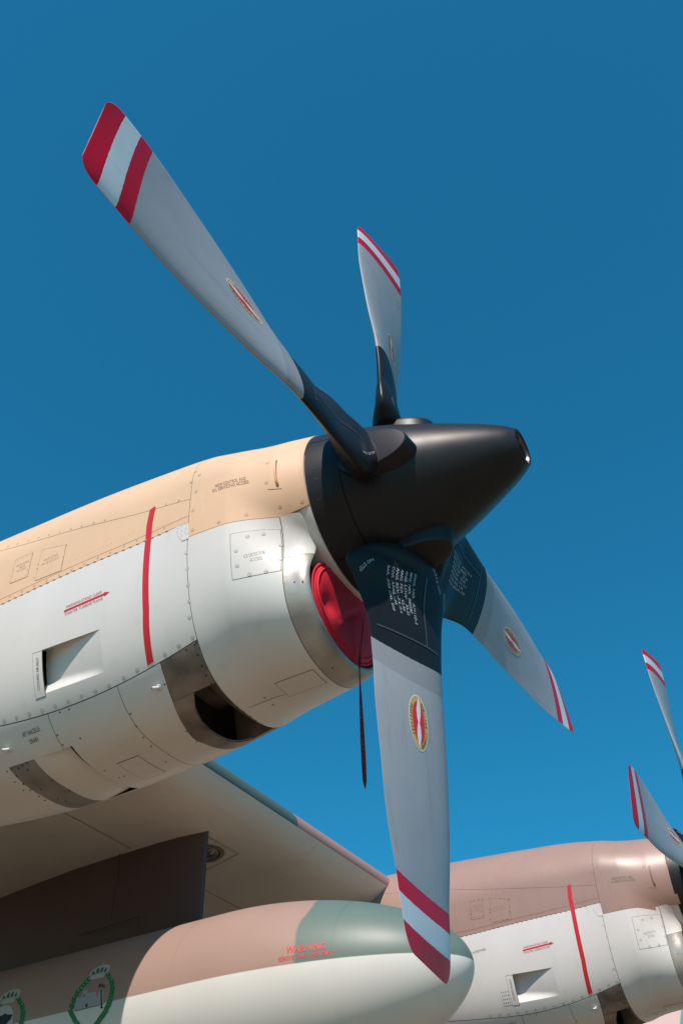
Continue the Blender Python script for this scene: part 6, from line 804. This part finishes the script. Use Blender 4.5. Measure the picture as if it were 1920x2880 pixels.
# ---- external fuel tank
TY, TZ, TR, TX0, TLN, TE_ = 2.5, -1.143, .5757, -.942, 1.545, 1.866
def tr(x):
    x = np.asarray(x, float); u = np.clip((x - (TX0 - TLN)) / TLN, 0, 1); a_ = TR * np.clip(1 - u ** TE_, 0, 1) ** (1 / TE_)
    v = np.clip((-6.6 - x) / 2.6, 0, 1); return a_ * np.sqrt(np.clip(1 - v ** 2, 0, 1))
txs = np.concatenate([[TX0], TX0 - .002 * np.arange(1, 6) ** 2, TX0 - np.linspace(.07, 1.6, 48), np.linspace(-2.65, -6.6, 30), -6.6 - 2.6 * np.sin(np.linspace(0, math.pi / 2, 20)[1:])])
V = [(x, -float(tr(x)) * math.sin(t), float(tr(x)) * math.cos(t)) for x in txs for t in np.linspace(0, 2 * math.pi, 97)[:-1]]
def tank_paint():
    m, t, b = node_mat('tank_paint', .44, spec=.4)
    tc = t.nodes.new('ShaderNodeTexCoord'); sp = t.nodes.new('ShaderNodeSeparateXYZ'); t.links.new(tc.outputs['Object'], sp.inputs[0])
    n = t.nodes.new('ShaderNodeTexNoise'); n.inputs['Scale'].default_value = 3.0; n.inputs['Detail'].default_value = 1; t.links.new(tc.outputs['Object'], n.inputs['Vector'])
    a_ = t.nodes.new('ShaderNodeMath'); a_.operation = 'MULTIPLY_ADD'; a_.inputs[1].default_value = .16; t.links.new(n.outputs[0], a_.inputs[0]); t.links.new(sp.outputs[0], a_.inputs[2])
    g = t.nodes.new('ShaderNodeMapRange'); g.inputs[1].default_value = -1.755; g.inputs[2].default_value = -1.735; t.links.new(a_.outputs[0], g.inputs[0])
    lo = t.nodes.new('ShaderNodeMapRange'); lo.inputs[1].default_value = .0; lo.inputs[2].default_value = .006; t.links.new(sp.outputs[2], lo.inputs[0])
    m1 = t.nodes.new('ShaderNodeMix'); m1.data_type = 'RGBA'; m1.inputs[6].default_value = (.375, .255, .208, 1); m1.inputs[7].default_value = (.13, .19, .165, 1); t.links.new(g.outputs[0], m1.inputs[0])
    m2 = t.nodes.new('ShaderNodeMix'); m2.data_type = 'RGBA'; m2.inputs[6].default_value = (.71, .705, .66, 1); t.links.new(m1.outputs[2], m2.inputs[7]); t.links.new(lo.outputs[0], m2.inputs[0])
    n2 = t.nodes.new('ShaderNodeTexNoise'); n2.inputs['Scale'].default_value = 2.2; n2.inputs['Detail'].default_value = 6; t.links.new(tc.outputs['Object'], n2.inputs['Vector'])
    mr = t.nodes.new('ShaderNodeMapRange'); mr.inputs[1].default_value = .3; mr.inputs[2].default_value = .7; mr.inputs[3].default_value = .95; mr.inputs[4].default_value = 1.03; t.links.new(n2.outputs[0], mr.inputs[0])
    mx = t.nodes.new('ShaderNodeVectorMath'); mx.operation = 'SCALE'; t.links.new(m2.outputs[2], mx.inputs[0]); t.links.new(mr.outputs[0], mx.inputs[3]); t.links.new(mx.outputs[0], b.inputs['Base Color'])
    return m
tank = part('fuel_tank', mesh('fuel_tank', V, grid_faces(len(txs), 96, closed=True)), tank_paint(), loc=(0, TY, TZ))
tank['label'] = 'drop-shaped fuel tank with green nose, brown back and cream belly'
def on_tank(x, ph, off): r = tr(x) + off; t = np.radians(ph); return np.stack([np.asarray(x, float), -r * np.sin(t), r * np.cos(t)], -1)
def tank_emblem(E, name):
    parts = []; keys = list(EC); lay = {'leafline': .0012, 'leaf': .0018, 'grey': .0012, 'slate': .0016, 'blk': .0024}
    for i, (c, poly) in enumerate(E):
        rr = [(x, R(p) * TR) for x, p in poly]; V, F = refine(rr, [tuple(range(len(rr)))], .05)
        o = lay[c] + (.0010 if c == 'leaf' and i > 80 else 0)
        parts.append((mesh('e', on_tank(V[:, 0], np.degrees(V[:, 1] / TR), o), F, False), keys.index(c)))
    return link(name, join(name, parts, False), tank, [EC[k] for k in keys])
tank_emblem(EMB1, 'castle_emblem'); tank_emblem(EMB2, 'mountain_emblem')
def tank_text(body, A, Bq, cap, m, bold):
    V, F = text2d(body, bold); W = V[:, 0].max(); s = V[:, 0] / W; x = A[0] + (Bq[0] - A[0]) * s; ph = A[1] + (Bq[1] - A[1]) * s - np.degrees(V[:, 1] * cap / TR)
    link('stencil', mesh('stencil', on_tank(x, ph, .0015), F, False), tank, m)
WR = mat('warning_red', (.68, .05, .07), .5)
tank_text('WARNING', PK['tank_warn'][0], (PK['tank_warn'][1][0], PK['tank_warn'][0][1] - .6), .048, WR, .015); tank_text('REMOVE TANK WHEN EMPTY', PK['tank_warn'][2], (PK['tank_warn'][3][0], PK['tank_warn'][2][1] - .4), .026, WR, .01)
for xs_, wdt in ((-1.60, .005), (-2.66, .004), (-4.2, .004)):
    ph = np.linspace(0, 360, 97); V = np.concatenate([on_tank(np.full(97, xs_ - wdt / 2), ph, .0012), on_tank(np.full(97, xs_ + wdt / 2), ph, .0012)])
    link('weld_seam', mesh('weld_seam', V, [(i, i + 1, 98 + i, 97 + i) for i in range(96)]), tank, tank.data.materials[0])

# ------------------------------------------------------------------ red intake covers, lifted off before flight
def make_cover(base, label):
    e = link('intake_cover', None); e.location = (base[0] - .295, base[1], base[2] - .54 + H)
    prop(e, label, 'intake cover', 'padded red covers plugging the engine intakes')
    V = []; n, m = 26, 72; a0, b0 = .268, .208
    for i in range(n):
        q = i / (n - 1)
        for j in range(m):
            t = 2 * math.pi * j / m; y = a0 * q * math.cos(t); z = b0 * q * math.sin(t)
            wr = .004 * math.sin(9 * y + 14 * z) * (1 - q) + .016 * math.exp(-((y + .17) ** 2 + (z + .06) ** 2) / .0018) * -1 - .007 * math.exp(-((z * .8 + y * .55 + .10) ** 2) / .0006) * max(0, 1 - abs(y + .15) / .10) - .006 * math.exp(-((z - y * .9 + .02) ** 2) / .0005) * max(0, 1 - abs(y - .02) / .15)
            V.append((.012 + .030 * (1 - q ** 4) * (.35 + .65 * q) + wr - (.02 * max(0, q - .96) / .04), y, z))
    body = link('padding', mesh('padding', V, grid_faces(n, m, closed=True)), e, REDC)
    link('piping', tube([(.010, a0 * math.cos(t), b0 * math.sin(t)) for t in np.linspace(0, 2 * math.pi, 73)], .0075, 8, False), e, REDC)
    link('stitched_seam', tube([(.0235, a0 * .90 * math.cos(t), b0 * .90 * math.sin(t)) for t in np.linspace(0, 2 * math.pi, 73)], .0035, 6, False), e, REDC)
    # side skirt pushed into the duct
    V = [(x, (a0 + .004) * math.cos(t), (b0 + .004) * math.sin(t)) for x in (.006, -.02, -.10) for t in np.linspace(0, 2 * math.pi, 73)[:-1]]
    link('skirt', mesh('skirt', V, grid_faces(3, 72, closed=True)), e, REDD)
    # webbing strap and hanging streamer
    pts = [(.062, .062, .00), (.060, .062, -.05), (.054, .062, -.10), (.044, .062, -.15), (.038, .063, -.207), (.036, .063, -.255), (.036, .063, -.31), (.036, .064, -.38), (.036, .065, -.47), (.036, .067, -.57), (.036, .070, -.68), (.036, .072, -.755), (.036, .073, -.785)]
    wd = [.004, .004, .004, .005, .012, .003, .004, .007, .010, .012, .013, .011, .002]; an = [0, 0, 0, 0, .2, 1.2, 1.1, .95, .85, .75, .65, .6, .6]
    fine = np.linspace(0, len(pts) - 1, 60); P_ = np.array([[np.interp(f, range(len(pts)), [p[k] for p in pts]) for k in range(3)] for f in fine]); W_ = np.interp(fine, range(len(pts)), wd); A_ = np.interp(fine, range(len(pts)), an)
    V = []; th = .0012
    for p, w_, a_ in zip(P_, W_, A_):
        d = np.array([-.50 * math.sin(a_) , math.cos(a_), 0]); d = np.array([math.sin(a_) * .8, math.cos(a_) * .8, 0]); nn = np.array([d[1], -d[0], 0]); nn /= np.linalg.norm(nn)
        V += [p - d * w_ / 1.1 + nn * th, p + d * w_ / 1.1 + nn * th, p + d * w_ / 1.1 - nn * th, p - d * w_ / 1.1 - nn * th]
    st = link('streamer', mesh('streamer', V, grid_faces(60, 4, closed=True) + [(0, 1, 2, 3), (236, 237, 238, 239)], False), e, REDD)
    Vt, Ft = text2d('REMOVE BEFORE FLIGHT', .01); Wt = Vt[:, 0].max(); Q = []
    for a_, b in Vt:
        f = np.interp(a_ / Wt, [0, 1], [37, 57]); f2 = f; z = np.interp(f2, np.arange(60), P_[:, 2]); p = np.array([np.interp(f2, np.arange(60), P_[:, k]) for k in range(3)]); w_ = np.interp(f2, np.arange(60), W_); an_ = np.interp(f2, np.arange(60), A_)
        d = np.array([math.sin(an_) * .8, math.cos(an_) * .8, 0]); nn = np.array([d[1], -d[0], 0]); nn /= np.linalg.norm(nn); Q.append(tuple(p + d * w_ / 1.1 * (b - .5) * 1.3 + nn * .0018))
    link('streamer_lettering', mesh('l', Q, Ft, False), st, mat('faded_lettering', (.30, .10, .11), .8))
    return e
make_cover((0, 0, 0), 'padded red intake cover with hanging streamer in the near sand-coloured engine')
make_cover((L2[0], L2[1], 0), 'red intake cover in the farther brown engine at the right edge')

# ------------------------------------------------------------------ fuselage beyond the inner engine
def camo_body():
    m, t, b = node_mat('fuselage_camo', .45)
    tc = t.nodes.new('ShaderNodeTexCoord'); n = t.nodes.new('ShaderNodeTexNoise'); n.inputs['Scale'].default_value = .33; n.inputs['Detail'].default_value = 1; t.links.new(tc.outputs['Object'], n.inputs['Vector'])
    sp = t.nodes.new('ShaderNodeSeparateXYZ'); t.links.new(tc.outputs['Object'], sp.inputs[0])
    a_ = t.nodes.new('ShaderNodeMath'); a_.operation = 'MULTIPLY_ADD'; a_.inputs[1].default_value = .9; t.links.new(n.outputs[0], a_.inputs[0]); t.links.new(sp.outputs[0], a_.inputs[2])
    g = t.nodes.new('ShaderNodeMapRange'); g.inputs[1].default_value = -.72; g.inputs[2].default_value = -.70; t.links.new(a_.outputs[0], g.inputs[0])
    mx = t.nodes.new('ShaderNodeMix'); mx.data_type = 'RGBA'; mx.inputs[6].default_value = (.56, .40, .35, 1); mx.inputs[7].default_value = (.09, .25, .24, 1); t.links.new(g.outputs[0], mx.inputs[0]); t.links.new(mx.outputs[2], b.inputs['Base Color']); return m
def loft(secs, n=72):
    V = [(x, cy + ry * math.cos(t), cz + rz * math.sin(t)) for x, cy, cz, ry, rz in secs for t in np.linspace(0, 2 * math.pi, n + 1)[:-1]]
    return mesh('fuselage', V, grid_faces(len(secs), n, closed=True) + [tuple(range(n)), tuple(range(len(V) - n, len(V)))])
fz = part('fuselage', loft([(-20, 0, .6, .4, .5), (-17, 0, .2, .9, 1.0), (-13, 0, -.5, 1.6, 1.6), (-9, 0, -1.1, 2.1, 2.1), (-5, 0, -1.3, 2.15, 2.15), (2, 0, -1.3, 2.15, 2.15), (4.2, 0, -1.35, 2.05, 2.0), (5.8, 0, -1.6, 1.6, 1.5), (6.9, 0, -1.9, .95, .9), (7.5, 0, -2.05, .3, .3)]), camo_body(), loc=(0, 10.1, 0))
# ------------------------------------------------------------------ ground
gm, t, b = node_mat('sandy_concrete', .9)
tc = t.nodes.new('ShaderNodeTexCoord'); n = t.nodes.new('ShaderNodeTexNoise'); n.inputs['Scale'].default_value = .6; n.inputs['Detail'].default_value = 8; t.links.new(tc.outputs['Object'], n.inputs['Vector'])
r = t.nodes.new('ShaderNodeValToRGB'); r.color_ramp.elements[0].color = (.195, .138, .088, 1); r.color_ramp.elements[1].color = (.245, .175, .113, 1); t.links.new(n.outputs[0], r.inputs[0]); t.links.new(r.outputs[0], b.inputs['Base Color'])
bp = t.nodes.new('ShaderNodeBump'); bp.inputs['Strength'].default_value = .3; t.links.new(n.outputs[0], bp.inputs['Height']); t.links.new(bp.outputs[0], b.inputs['Normal'])
g = link('ground', mesh('ground', [(-3000, -3000, 0), (3000, -3000, 0), (3000, 3000, 0), (-3000, 3000, 0)], [(0, 1, 2, 3)], False), None, gm); prop(g, 'pale sandy concrete apron under the aircraft', None, None, 'structure')
